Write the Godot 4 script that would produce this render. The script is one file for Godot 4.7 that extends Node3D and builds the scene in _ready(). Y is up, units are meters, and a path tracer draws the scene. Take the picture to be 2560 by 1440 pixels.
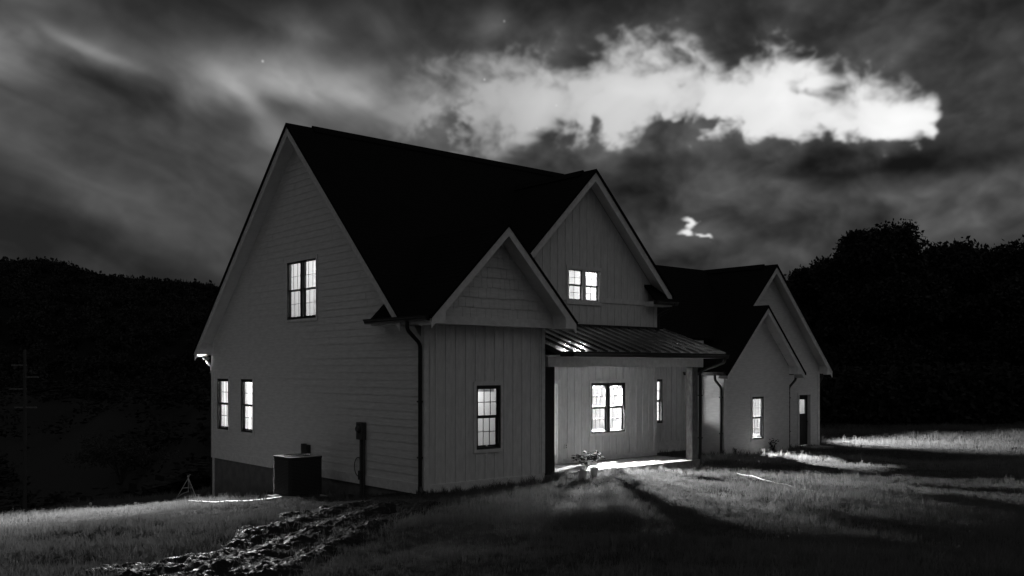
extends Node3D

const PI2 := PI * 2.0
var rng := RandomNumberGenerator.new()
var M := {}
var house: Node3D
var n_sky := FastNoiseLite.new()
var n_sky2 := FastNoiseLite.new()
var n_gnd := FastNoiseLite.new()
var n_fine := FastNoiseLite.new()
var used := {}

# ------------------------------------------------------------------ helpers
func numbered(called: String) -> String:
	if not used.has(called):
		used[called] = 0
		return called
	used[called] += 1
	return "%s_%03d" % [called, used[called]]

func tag(o: Node, label: String, category: String, group := "", kind := "") -> void:
	if label: o.set_meta("label", label)
	if category: o.set_meta("category", category)
	if group: o.set_meta("group", group)
	if kind: o.set_meta("kind", kind)

func thing(called: String, label: String, category: String, at: Vector3, turn := 0.0, group := "") -> Node3D:
	var o := Node3D.new()
	o.name = numbered(called)
	add_child(o)
	o.position = at
	o.rotation.y = turn
	tag(o, label, category, group)
	return o

func node(called: String, parent: Node, at := Vector3.ZERO, turn := 0.0) -> Node3D:
	var o := Node3D.new()
	o.name = called
	parent.add_child(o, true)
	o.position = at
	o.rotation.y = turn
	return o

func mb() -> SurfaceTool:
	var st := SurfaceTool.new()
	st.begin(Mesh.PRIMITIVE_TRIANGLES)
	return st

func obj(called: String, st: SurfaceTool, m: Material, parent: Node) -> MeshInstance3D:
	var o := MeshInstance3D.new()
	o.mesh = st.commit()
	o.mesh.surface_set_material(0, m)
	o.name = numbered(called) if parent == self else called
	parent.add_child(o, true)
	return o

func tri(st: SurfaceTool, a: Vector3, b: Vector3, c: Vector3, n: Vector3) -> void:
	st.set_normal(n)
	if (b - a).cross(c - a).dot(n) > 0.0:
		st.add_vertex(a); st.add_vertex(c); st.add_vertex(b)
	else:
		st.add_vertex(a); st.add_vertex(b); st.add_vertex(c)

func quad(st: SurfaceTool, a: Vector3, b: Vector3, c: Vector3, d: Vector3, n: Vector3) -> void:
	tri(st, a, b, c, n)
	tri(st, a, c, d, n)

# a polygon in x, y extruded along z
func ext(st: SurfaceTool, p: PackedVector2Array, z0: float, z1: float) -> void:
	var n := p.size()
	var area := 0.0
	for i in n:
		area += p[i].cross(p[(i + 1) % n])
	var t := Geometry2D.triangulate_polygon(p)
	for i in range(0, t.size(), 3):
		var a := p[t[i]]; var b := p[t[i + 1]]; var c := p[t[i + 2]]
		tri(st, Vector3(a.x, a.y, z1), Vector3(b.x, b.y, z1), Vector3(c.x, c.y, z1), Vector3(0, 0, signf(z1 - z0)))
		tri(st, Vector3(a.x, a.y, z0), Vector3(b.x, b.y, z0), Vector3(c.x, c.y, z0), Vector3(0, 0, signf(z0 - z1)))
	for i in n:
		var a := p[i]; var b := p[(i + 1) % n]
		var d := (b - a).normalized() * signf(area)
		quad(st, Vector3(a.x, a.y, z0), Vector3(b.x, b.y, z0), Vector3(b.x, b.y, z1), Vector3(a.x, a.y, z1), Vector3(d.y, -d.x, 0))

func bx(st: SurfaceTool, x0: float, x1: float, y0: float, y1: float, z0: float, z1: float) -> void:
	var a := Vector3(x0, y0, z0); var b := Vector3(x1, y0, z0); var c := Vector3(x1, y1, z0); var d := Vector3(x0, y1, z0)
	var e := Vector3(x0, y0, z1); var f := Vector3(x1, y0, z1); var g := Vector3(x1, y1, z1); var h := Vector3(x0, y1, z1)
	quad(st, a, b, c, d, Vector3.FORWARD); quad(st, e, f, g, h, Vector3.BACK)
	quad(st, a, b, f, e, Vector3.DOWN); quad(st, d, c, g, h, Vector3.UP)
	quad(st, a, d, h, e, Vector3.LEFT); quad(st, b, c, g, f, Vector3.RIGHT)

# a box with its long edges chamfered (round all vertical and top edges by c)
func cbx(st: SurfaceTool, x0: float, x1: float, y0: float, y1: float, z0: float, z1: float, c: float) -> void:
	ext(st, PackedVector2Array([Vector2(x0 + c, y0), Vector2(x1 - c, y0), Vector2(x1, y0 + c), Vector2(x1, y1 - c), Vector2(x1 - c, y1), Vector2(x0 + c, y1), Vector2(x0, y1 - c), Vector2(x0, y0 + c)]), z0, z1)

func tube(st: SurfaceTool, pts: PackedVector3Array, r: float, sides := 8, r1 := -1.0) -> void:
	if r1 < 0.0: r1 = r
	var rings := []
	var up := Vector3.UP
	for i in pts.size():
		var d := (pts[mini(i + 1, pts.size() - 1)] - pts[maxi(i - 1, 0)]).normalized()
		if absf(d.dot(up)) > 0.95: up = Vector3.RIGHT if absf(d.dot(Vector3.RIGHT)) < 0.9 else Vector3.BACK
		var s := d.cross(up).normalized()
		var t := s.cross(d).normalized()
		up = t
		var rr := lerpf(r, r1, float(i) / (pts.size() - 1))
		var ring := []
		for k in sides:
			var a := PI2 * k / sides
			var n := s * cos(a) + t * sin(a)
			ring.append([pts[i] + n * rr, n])
		rings.append(ring)
	for i in pts.size() - 1:
		for k in sides:
			var k2 := (k + 1) % sides
			var q := [rings[i][k], rings[i][k2], rings[i + 1][k2], rings[i + 1][k]]
			var nn: Vector3 = q[0][1] + q[1][1]
			var order := [0, 1, 2, 0, 2, 3]
			if ((q[1][0] - q[0][0]) as Vector3).cross(q[2][0] - q[0][0]).dot(nn) > 0.0: order = [0, 2, 1, 0, 3, 2]
			for w in order:
				st.set_normal(q[w][1]); st.add_vertex(q[w][0])
	for e in [0, pts.size() - 1]:
		var d := (pts[e] - pts[1 if e == 0 else e - 1]).normalized()
		for k in range(1, sides - 1):
			tri(st, rings[e][0][0], rings[e][k][0], rings[e][k + 1][0], d)

func lathe(st: SurfaceTool, prof: PackedVector2Array, c: Vector3, sides := 20) -> void:
	for i in prof.size() - 1:
		var a := prof[i]; var b := prof[i + 1]
		var dn := (b - a).normalized()
		for k in sides:
			var t0 := PI2 * k / sides; var t1 := PI2 * (k + 1) / sides
			var v := []
			for w in [[a, t0], [b, t0], [b, t1], [a, t1]]:
				v.append([c + Vector3(cos(w[1]) * w[0].x, w[0].y, sin(w[1]) * w[0].x), Vector3(cos(w[1]) * dn.y, -dn.x, sin(w[1]) * dn.y)])
			for w in [0, 2, 1, 0, 3, 2]:
				st.set_normal(v[w][1]); st.add_vertex(v[w][0])

func smooth_path(p: PackedVector3Array, r := 0.06) -> PackedVector3Array:
	var out := PackedVector3Array([p[0]])
	for i in range(1, p.size() - 1):
		var a := p[i].move_toward(p[i - 1], r); var b := p[i].move_toward(p[i + 1], r)
		for k in 5:
			var t := k / 4.0
			out.append(a.lerp(p[i], t).lerp(p[i].lerp(b, t), t))
	out.append(p[-1])
	return out

# ------------------------------------------------------------------ materials
func noise(seed_: int, freq: float, oct := 4, kind := FastNoiseLite.TYPE_SIMPLEX_SMOOTH) -> FastNoiseLite:
	var n := FastNoiseLite.new()
	n.seed = seed_
	n.frequency = freq
	n.noise_type = kind
	n.fractal_octaves = oct
	return n

func ntex(seed_: int, freq: float, lo: float, hi: float, oct := 4, size := 512, stretch := 1.0) -> Texture2D:
	var t := NoiseTexture2D.new()
	t.width = size
	t.height = size
	t.seamless = true
	t.noise = noise(seed_, freq, oct)
	var g := Gradient.new()
	g.colors = PackedColorArray([Color(lo, lo, lo), Color(hi, hi, hi)])
	g.offsets = PackedFloat32Array([0.15, 0.85])
	t.color_ramp = g
	return t

func lin(v: float) -> Color:
	return Color(v, v, v).linear_to_srgb()

func mat(called: String, v: float, rough := 0.8, metal := 0.0) -> StandardMaterial3D:
	var m := StandardMaterial3D.new()
	m.resource_name = called
	m.albedo_color = lin(v)
	m.roughness = rough
	m.metallic = metal
	M[called] = m
	return m

func textured(m: StandardMaterial3D, t: Texture2D, scale: Vector3, bump: Texture2D = null, cm := 0.0) -> void:
	m.albedo_texture = t
	m.uv1_triplanar = true
	m.uv1_scale = scale
	if bump:
		m.heightmap_enabled = true
		m.heightmap_texture = bump
		m.heightmap_scale = cm
	m.texture_repeat = true

func materials() -> void:
	var grain := ntex(3, 0.012, 0.92, 1.0, 4)
	var fine := ntex(5, 0.05, 0.75, 1.0, 4)
	var rough_n := ntex(9, 0.03, 0.0, 1.0, 4)
	textured(mat("siding", 0.74, 0.62), grain, Vector3(0.35, 2.0, 0.35), rough_n, 0.03)
	textured(mat("panel", 0.74, 0.62), grain, Vector3(1.2, 0.3, 1.2), rough_n, 0.03)
	textured(mat("trim", 0.78, 0.5), grain, Vector3(0.8, 0.8, 0.8))
	textured(mat("shingle", 0.014, 1.0), fine, Vector3(1.5, 1.5, 1.5), fine, 0.6)
	M.shingle.metallic_specular = 0.08
	mat("black_metal", 0.014, 0.38, 0.0)
	textured(mat("roof_metal", 0.45, 0.17, 0.95), ntex(17, 0.01, 0.8, 1.0), Vector3(0.5, 0.5, 0.5))
	mat("vinyl", 0.012, 0.45)
	textured(mat("concrete", 0.25, 0.85), ntex(21, 0.012, 0.72, 1.0), Vector3(0.6, 0.6, 0.6), rough_n, 0.2)
	textured(mat("foundation", 0.17, 0.9), ntex(22, 0.01, 0.85, 1.0), Vector3(0.5, 0.5, 0.5))
	textured(mat("wood", 0.22, 0.85), ntex(23, 0.02, 0.62, 1.0), Vector3(3.0, 0.35, 3.0), rough_n, 0.15)
	textured(mat("dark_wood", 0.02, 0.7), ntex(24, 0.02, 0.5, 1.0), Vector3(3.0, 0.35, 3.0))
	textured(mat("soil", 0.04, 1.0), fine, Vector3(1.2, 1.2, 1.2), rough_n, 1.0)
	M.soil.metallic_specular = 0.1
	textured(mat("forest_floor", 0.015, 1.0), fine, Vector3(0.1, 0.1, 0.1))
	M.forest_floor.metallic_specular = 0.05
	mat("room", 0.42, 0.9)
	mat("room_dark", 0.17, 0.95)
	mat("room_floor", 0.14, 0.5)
	mat("ceiling_paint", 0.6, 0.9)
	mat("ac_metal", 0.02, 0.7, 0.0)
	mat("grey_metal", 0.06, 0.6, 0.2)
	mat("pale_plastic", 0.62, 0.45)
	mat("dull_plastic", 0.22, 0.6)
	mat("bare_steel", 0.6, 0.5, 0.2)
	mat("rubber", 0.02, 0.6)
	textured(mat("bark", 0.05, 0.95), fine, Vector3(1, 1, 1))
	var mud := mat("mud", 0.022, 1.0)
	textured(mud, fine, Vector3(0.8, 0.8, 0.8), rough_n, 1.2)
	mud.roughness_texture = ntex(31, 0.014, 0.36, 1.0, 3)
	mud.metallic_specular = 0.07
	var leaf := mat("leaf", 0.04, 0.9)
	leaf.metallic_specular = 0.1
	leaf.vertex_color_use_as_albedo = true
	leaf.backlight_enabled = true
	leaf.backlight = Color(0.15, 0.15, 0.15)
	leaf.cull_mode = BaseMaterial3D.CULL_DISABLED
	var pl := mat("plant_leaf", 0.02, 0.85)
	pl.metallic_specular = 0.2
	pl.backlight_enabled = true
	pl.backlight = Color(0.06, 0.06, 0.06)
	var gr := mat("grass_blade", 0.135, 0.8)
	gr.metallic_specular = 0.2
	gr.vertex_color_use_as_albedo = true
	gr.backlight_enabled = true
	gr.backlight = Color(0.95, 0.95, 0.95)
	gr.cull_mode = BaseMaterial3D.CULL_DISABLED
	var cl := mat("curtain_cloth", 0.75, 0.9)
	cl.backlight_enabled = true
	cl.backlight = Color(0.9, 0.9, 0.9)
	var gl := mat("glass", 1.0, 0.02)
	gl.transparency = BaseMaterial3D.TRANSPARENCY_ALPHA
	gl.albedo_color = Color(1, 1, 1, 0.05)
	var lamp := mat("lamp_glow", 0.9, 0.6)
	lamp.emission_enabled = true
	lamp.emission = Color(1, 1, 1)
	lamp.emission_energy_multiplier = 3.0

# ------------------------------------------------------------------ sky
func curve(xs: Array, ys: Array, x: float) -> float:
	if x <= xs[0]: return ys[0]
	for i in range(1, xs.size()):
		if x <= xs[i]:
			return lerpf(ys[i - 1], ys[i], smoothstep(0.0, 1.0, (x - xs[i - 1]) / (xs[i] - xs[i - 1])))
	return ys[-1]

func blob(x: float, y: float, cx: float, cy: float, rx: float, ry: float, deg := 0.0) -> float:
	var c := cos(deg_to_rad(deg)); var s := sin(deg_to_rad(deg))
	var dx := x - cx; var dy := y - cy
	var a := (dx * c + dy * s) / rx; var b := (-dx * s + dy * c) / ry
	return exp(-(a * a + b * b))

# brightness of the cloud deck as the eye sees it, by bearing (every 4 degrees from -29) and height (every 2.5 degrees down from 22)
const DECK_22 := [60, 50, 50, 45, 45, 52, 48, 52, 42, 42, 46, 52, 56, 58, 55, 55]
const DECK_19 := [84, 62, 60, 66, 92, 76, 64, 66, 66, 70, 66, 54, 56, 62, 60, 55]
const DECK_17 := [138, 118, 84, 122, 126, 130, 92, 100, 80, 80, 80, 68, 74, 72, 60, 55]
const DECK_14 := [74, 74, 84, 68, 92, 92, 90, 90, 84, 80, 70, 80, 84, 76, 56, 58]
const DECK_12 := [56, 66, 70, 80, 82, 78, 74, 68, 62, 60, 70, 80, 66, 54, 50, 50]
const DECK_9 := [64, 72, 72, 72, 70, 66, 62, 58, 56, 58, 60, 72, 68, 76, 84, 78]
const DECK_7 := [54, 60, 66, 62, 58, 58, 58, 58, 58, 60, 63, 62, 60, 60, 62, 56]
const DECK_4 := [50, 56, 62, 62, 56, 54, 52, 50, 50, 50, 52, 52, 52, 50, 50, 50]
const BX := [-9.0, -4.5, -0.75, 2.5, 6.9, 10.4, 13.4, 15.1, 17.4, 19.6, 22.9, 24.5, 25.3]
const BY := [15.6, 15.6, 16.1, 16.2, 16.6, 16.6, 15.9, 15.8, 15.7, 14.8, 14.1, 14.0, 14.0]
const BW := [1.0, 1.9, 2.2, 1.9, 2.5, 1.9, 1.4, 2.0, 2.0, 1.5, 1.3, 0.9, -1.0]
const BL := [0.30, 0.36, 0.46, 0.56, 0.66, 0.72, 0.80, 0.82, 0.86, 0.88, 0.92, 0.9, 0.7]

func deck(az: float, el: float) -> float:
	var rows := [DECK_22, DECK_19, DECK_17, DECK_14, DECK_12, DECK_9, DECK_7, DECK_4]
	var x := clampf((az + 29.0) / 4.0, 0.0, 14.999); var y := clampf((22.0 - el) / 2.5, 0.0, 6.999)
	var i := int(x); var j := int(y)
	var fx := smoothstep(0.0, 1.0, x - i); var fy := smoothstep(0.0, 1.0, y - j)
	var a: Array = rows[j]; var b: Array = rows[j + 1]
	return lerpf(lerpf(a[i], a[i + 1], fx), lerpf(b[i], b[i + 1], fx), fy)

# radiance of the cloudy night sky, azimuth and elevation in degrees
func sky_light(az: float, el: float) -> float:
	var fade := 1.0 - smoothstep(140.0, 175.0, absf(az))
	var left := smoothstep(4.0, -10.0, az)
	# cloud texture: long wind-drawn streaks to the west, heaped cloud to the east
	var ca := cos(0.42 * left); var sa := sin(0.42 * left)
	var sx := az * ca - el * sa
	var sy := az * sa + el * ca
	var w1 := n_sky2.get_noise_2d(az * 0.5 + 40.0, el * 0.7) * fade
	var streak := n_sky.get_noise_2d(sx * 0.30 + w1 * 1.2, sy * 1.15 + w1 * 1.0) * fade
	var puff := n_sky.get_noise_2d(az * 0.95 + w1 * 2.2 + 300.0, el * 1.5 + w1 * 2.2) * fade
	var fine := n_sky2.get_noise_2d(az * 2.8 + puff * 3.0, el * 3.8 + 90.0) * fade
	var n := lerpf(puff, streak, left)
	var v := deck(az + w1 * 2.0 + n * 0.8, el + n * 0.9 + w1 * 0.5)
	v *= 1.0 + n * lerpf(0.46, 0.50, left) + fine * lerpf(0.15, 0.06, left)
	v += 36.0 * blob(az + w1, el + n * 0.9, -24.3, 17.2, 2.8, 0.55, -20.0) - 12.0 * blob(az, el, -24.6, 16.2, 1.8, 0.5, -20.0)
	v += 42.0 * blob(az + n, el, -15.7, 15.6, 2.2, 0.55, -42.0) - 22.0 * blob(az, el, -14.2, 15.6, 1.5, 0.4, -10.0)
	v += 40.0 * blob(az, el, -1.2, 20.6, 1.3, 0.9) + 16.0 * blob(az, el, 14.0, 11.4, 3.0, 0.5, -6.0)
	v += 14.0 * blob(az, el, 24.5, 9.9, 6.0, 0.6, 5.0) - 14.0 * blob(az, el, 20.0, 11.3, 7.0, 0.7)
	# the long gap in the cloud
	var yc := curve(BX, BY, az); var w := curve(BX, BW, az); var soft := lerpf(1.5, lerpf(0.6, 1.2, smoothstep(-0.6, 0.8, el - yc)), smoothstep(-4.0, 6.0, az))
	var rag := n_sky2.get_noise_2d(az * 6.0 + puff * 4.0 + 700.0, el * 6.5) * fade
	var d := (w - absf(el - yc)) + n * 1.0 + fine * 0.85 + rag * 0.32
	d -= 1.6 * blob(az, el, 3.4, 18.6, 1.5, 0.8)
	d -= 2.0 * blob(az + fine * 0.6, el, 17.4, 16.1, 1.0, 0.42, -18.0)
	d -= 1.3 * blob(az, el, 5.3, 15.0, 0.45, 0.8, 15.0)
	d -= 0.9 * blob(az, el, 10.3, 16.7, 0.4, 0.35)
	d -= 2.6 * blob(az + rag, el, -4.4, 14.8, 1.2, 2.2, -32.0)
	d -= 1.5 * blob(az, el, 21.8, 12.6, 1.2, 0.5)
	d -= 1.2 * blob(az + fine, el, 11.4, 14.6, 0.8, 0.7) + 1.2 * blob(az + fine, el, 9.2, 14.2, 0.9, 0.8)
	var gap := smoothstep(-soft, soft, d) * smoothstep(-9.5, -4.5, az) * smoothstep(26.6, 25.4, az)
	var near := exp(-maxf(-d, 0.0) * 0.9) * smoothstep(-9.5, -4.0, az)
	v -= 13.0 * blob(az, el + n, 9.0, 12.6, 3.4, 1.3) + 12.0 * blob(az, el + n, 21.0, 11.4, 6.0, 0.9)
	v += 10.0 * near * (0.5 + n)
	var c := pow(maxf(v, 10.0) / 255.0, 2.2)
	var clear := curve(BX, BL, az) * clampf(1.0 - 0.05 * absf(el - yc) + 0.14 * n, 0.5, 1.08) * (1.0 - 0.12 * smoothstep(0.0, 0.5, -puff - fine * 0.3))
	c = lerpf(c, clear, gap)
	# beyond the stretch described above unseen broken cloud is shaped into a bright mid-height band to light the walls
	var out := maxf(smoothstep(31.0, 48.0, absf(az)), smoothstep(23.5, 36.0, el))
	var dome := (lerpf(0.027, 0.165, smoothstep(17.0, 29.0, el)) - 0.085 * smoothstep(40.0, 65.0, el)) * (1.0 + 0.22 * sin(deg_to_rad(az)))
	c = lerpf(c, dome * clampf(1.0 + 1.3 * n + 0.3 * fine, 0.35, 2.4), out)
	# the small ragged hole low in the cloud where the moon shows
	var hx := az + fine * 0.7 + puff * 0.5; var hy := el + fine * 0.5
	var hole := maxf(blob(hx, hy, 10.85, 8.75, 0.36, 0.62, 22.0), maxf(blob(hx, hy, 11.9, 8.0, 0.62, 0.26, -24.0), blob(hx, hy, 10.9, 8.2, 0.55, 0.26, -10.0)))
	c += 0.035 * blob(az, el, 11.3, 8.3, 1.3, 0.9)
	c = lerpf(c, 0.85, smoothstep(0.40, 0.9, hole))
	return maxf(c, 0.008)

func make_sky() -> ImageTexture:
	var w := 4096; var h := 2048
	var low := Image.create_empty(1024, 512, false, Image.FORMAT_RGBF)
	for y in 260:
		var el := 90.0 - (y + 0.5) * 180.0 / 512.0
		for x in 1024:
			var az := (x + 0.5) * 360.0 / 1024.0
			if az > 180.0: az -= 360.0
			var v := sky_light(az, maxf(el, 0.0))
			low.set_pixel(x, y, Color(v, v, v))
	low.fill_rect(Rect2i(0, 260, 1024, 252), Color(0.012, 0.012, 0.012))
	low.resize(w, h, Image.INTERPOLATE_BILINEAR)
	for y in range(int((90.0 - 25.0) / 180.0 * h), int(90.5 / 180.0 * h)):
		var el := 90.0 - (y + 0.5) * 180.0 / h
		for i in range(-400, 400):
			var az := (i + 0.5) * 360.0 / w
			var v := sky_light(az, maxf(el, 0.0))
			low.set_pixel(posmod(i, w), y, Color(v, v, v))
	# a few stars in the clear air
	for s in [[-15.25, 17.9, 0.75], [-1.8, 17.45, 0.62], [2.8, 15.95, 0.7], [-0.6, 20.7, 0.35], [1.52, 14.6, 0.6]]:
		var x := posmod(int(s[0] / 360.0 * w), w)
		var y := int((90.0 - s[1]) / 180.0 * h)
		low.set_pixel(x, y, Color(s[2], s[2], s[2]))
	return ImageTexture.create_from_image(low)

# ------------------------------------------------------------------ ground
func to_uv(x: float, d: float) -> Vector2:
	var a := x + 1.943; var b := d - 20.5
	return Vector2(0.7581 * a + 0.6521 * b, -0.6521 * a + 0.7581 * b)

func ground_uv(u: float, v: float) -> float:
	var slope := lerpf(0.085, 0.012, smoothstep(-4.0, 4.0, u))
	var c := lerpf(0.0, -0.22, smoothstep(6.0, 13.0, u)) + lerpf(0.0, -0.10, smoothstep(14.0, 22.0, u))
	c += 0.02 * smoothstep(0.0, 3.0, u) * (1.0 - smoothstep(4.0, 8.0, u))
	var g := c
	if v < 0.0:
		g += slope * 14.0 * (1.0 - exp(v / 14.0))
	else:
		g -= lerpf(0.115, 0.008, smoothstep(0.5, 9.0, u)) * minf(v, 14.5)
	var drop := maxf(v - 14.0, 0.0) * (1.0 - smoothstep(13.0, 22.0, u))
	g -= 0.03 * drop * drop if drop < 5.0 else 0.75 + (drop - 5.0) * 0.22
	return maxf(g, -9.0)

func ground(x: float, d: float) -> float:
	var p := to_uv(x, d)
	var g := ground_uv(p.x, p.y)
	var far := clampf((45.0 - absf(d)) / 20.0, 0.0, 1.0)
	g += n_gnd.get_noise_2d(x * 10.0, d * 10.0) * 0.12 * far + n_fine.get_noise_2d(x * 10.0, d * 10.0) * 0.02 * far
	return g

func hw(u: float, h: float, v: float) -> Vector3:
	return Vector3(-1.943 + 0.7581 * u - 0.6521 * v, h, -(20.5 + 0.6521 * u + 0.7581 * v))

func on_ground(u: float, v: float, up := 0.0) -> Vector3:
	var p := hw(u, 0.0, v)
	return Vector3(p.x, ground(p.x, -p.z) + up, p.z)

func mud_share(u: float, v: float) -> float:
	var q := (v + 0.3 - 0.84 * (u + 2.5)) / 1.306
	var e := n_gnd.get_noise_2d(u * 14.0 + 70.0, v * 14.0) * 0.9
	return smoothstep(0.25, -0.25, q + e) * smoothstep(-3.0, -2.2, q + e * 0.6) * smoothstep(-14.0, -12.5, u) * smoothstep(-0.8, -1.8, u + e * 0.5)

func in_house(u: float, v: float, pad := 0.0) -> bool:
	if u > -pad and u < 9.95 + pad and v > 1.7 - pad and v < 11.75 + pad: return true
	if u > -pad and u < 3.65 + pad and v > -pad and v < 2.0: return true
	if u > 3.5 and u < 9.82 + pad and v > 0.0 - pad and v < 1.9: return true
	if u > 9.8 and u < 14.5 and v > 3.85 - pad and v < 12.0: return true
	if u > 14.26 - pad and u < 18.34 + pad and v > 2.42 - pad and v < 6.0: return true
	return u > 14.5 and u < 22.15 + pad and v > 3.45 - pad and v < 12.0

func make_ground() -> void:
	var xs := PackedFloat32Array(); var ds := PackedFloat32Array()
	for k in [-900.0, -600.0, -400.0, -280.0, -200.0, -140.0, -100.0, -75.0, -55.0, -42.0, -34.0, -28.0, -25.0]: xs.append(k)
	var x := -23.0
	while x < 28.0:
		xs.append(x); x += 0.22
	for k in [28.0, 30.0, 33.0, 38.0, 45.0, 55.0, 75.0, 100.0, 140.0, 200.0, 280.0, 400.0, 600.0, 900.0]: xs.append(k)
	for k in [-120.0, -60.0, -30.0, -15.0, -6.0, 0.0, 3.0, 5.0]: ds.append(k)
	var d := 6.0
	while d < 46.0:
		ds.append(d); d += 0.16 if d < 26.0 else 0.3
	for k in [46.0, 48.0, 51.0, 55.0, 60.0, 68.0, 80.0, 100.0, 130.0, 170.0, 220.0, 300.0, 400.0, 600.0, 900.0]: ds.append(k)
	var vs := PackedVector3Array(); var idx := PackedInt32Array()
	for j in ds.size():
		for i in xs.size():
			vs.append(Vector3(xs[i], ground(xs[i], ds[j]), -ds[j]))
	var w := xs.size()
	for j in ds.size() - 1:
		for i in w - 1:
			var a := j * w + i
			idx.append_array([a, a + w, a + 1, a + 1, a + w, a + w + 1])
	grid_mesh("ground", vs, idx, M.soil, self, "structure", w)

func grid_mesh(called: String, vs: PackedVector3Array, idx: PackedInt32Array, m: Material, parent: Node, kind: String, w: int) -> MeshInstance3D:
	var ns := PackedVector3Array()
	ns.resize(vs.size())
	var rows := vs.size() / w
	for j in rows:
		for i in w:
			var a := vs[j * w + mini(i + 1, w - 1)] - vs[j * w + maxi(i - 1, 0)]
			var b := vs[mini(j + 1, rows - 1) * w + i] - vs[maxi(j - 1, 0) * w + i]
			var n := a.cross(b).normalized()
			ns[j * w + i] = n if n.y > 0.0 else -n
	var arr := []
	arr.resize(Mesh.ARRAY_MAX)
	arr[Mesh.ARRAY_VERTEX] = vs
	arr[Mesh.ARRAY_NORMAL] = ns
	arr[Mesh.ARRAY_INDEX] = idx
	var am := ArrayMesh.new()
	am.add_surface_from_arrays(Mesh.PRIMITIVE_TRIANGLES, arr)
	am.surface_set_material(0, m)
	var o := MeshInstance3D.new()
	o.mesh = am
	o.name = numbered(called)
	parent.add_child(o, true)
	o.set_meta("kind", kind)
	return o

func make_mud() -> void:
	var vs := PackedVector3Array(); var idx := PackedInt32Array()
	var w := 260; var rows := 130
	var lump := noise(61, 0.9, 4)
	for j in rows:
		for i in w:
			# the grid runs along the muddy track
			var s := -12.5 + 12.0 * i / (w - 1.0)
			var q := -3.4 + 4.2 * j / (rows - 1.0)
			var u := s
			var v := -0.3 + 0.84 * (u + 2.5) + q * 1.306
			var p := hw(u, 0, v)
			var k := mud_share(u, v)
			var hgt := ground(p.x, -p.z)
			var rut := 0.045 * sin(q * 7.5 + 1.5 * n_gnd.get_noise_2d(u * 8.0, 5.0))
			var l := lump.get_noise_2d(u * 2.4, v * 2.4) * 0.05 + lump.get_noise_2d(u * 9.0, v * 9.0) * 0.03 + lump.get_noise_2d(u * 26.0, v * 26.0) * 0.022 + rut * 0.7
			vs.append(Vector3(p.x, hgt + (0.035 + maxf(l, -0.028)) * k - 0.06 * (1.0 - k), p.z))
	for j in rows - 1:
		for i in w - 1:
			var a := j * w + i
			idx.append_array([a, a + w, a + 1, a + 1, a + w, a + w + 1])
	grid_mesh("mud", vs, idx, M.mud, self, "structure", w)

func blade_mesh(count: int, height: float, spread: float, width: float) -> ArrayMesh:
	var st := mb()
	for b in count:
		var a := rng.randf() * PI2
		var r := sqrt(rng.randf()) * spread
		var base := Vector3(cos(a) * r, -0.01, sin(a) * r)
		var f := rng.randf() * PI2
		var side := Vector3(cos(f), 0, sin(f)) * width * rng.randf_range(0.7, 1.2)
		var lean := Vector3(rng.randf_range(-1, 1), 0, rng.randf_range(-1, 1)) * height * 0.34
		var hh := height * rng.randf_range(0.45, 1.15)
		var mid := base + Vector3(0, hh * 0.6, 0) + lean * 0.35
		var tip := base + Vector3(0, hh, 0) + lean
		var n := side.cross(Vector3.UP).normalized()
		quad(st, base - side, base + side, mid + side * 0.75, mid - side * 0.75, n)
		tri(st, mid - side * 0.75, mid + side * 0.75, tip, n)
	return st.commit()

func scatter(called: String, mesh: Mesh, m: Material, places: Array, parent: Node, kind := "stuff") -> MultiMeshInstance3D:
	mesh.surface_set_material(0, m)
	var mm := MultiMesh.new()
	mm.transform_format = MultiMesh.TRANSFORM_3D
	mm.use_colors = true
	mm.mesh = mesh
	mm.instance_count = places.size()
	for i in places.size():
		mm.set_instance_transform(i, places[i][0])
		var c: float = places[i][1]
		mm.set_instance_color(i, Color(c, c, c))
	var o := MultiMeshInstance3D.new()
	o.multimesh = mm
	o.name = numbered(called) if parent == self else called
	parent.add_child(o, true)
	if kind: o.set_meta("kind", kind)
	return o

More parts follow.
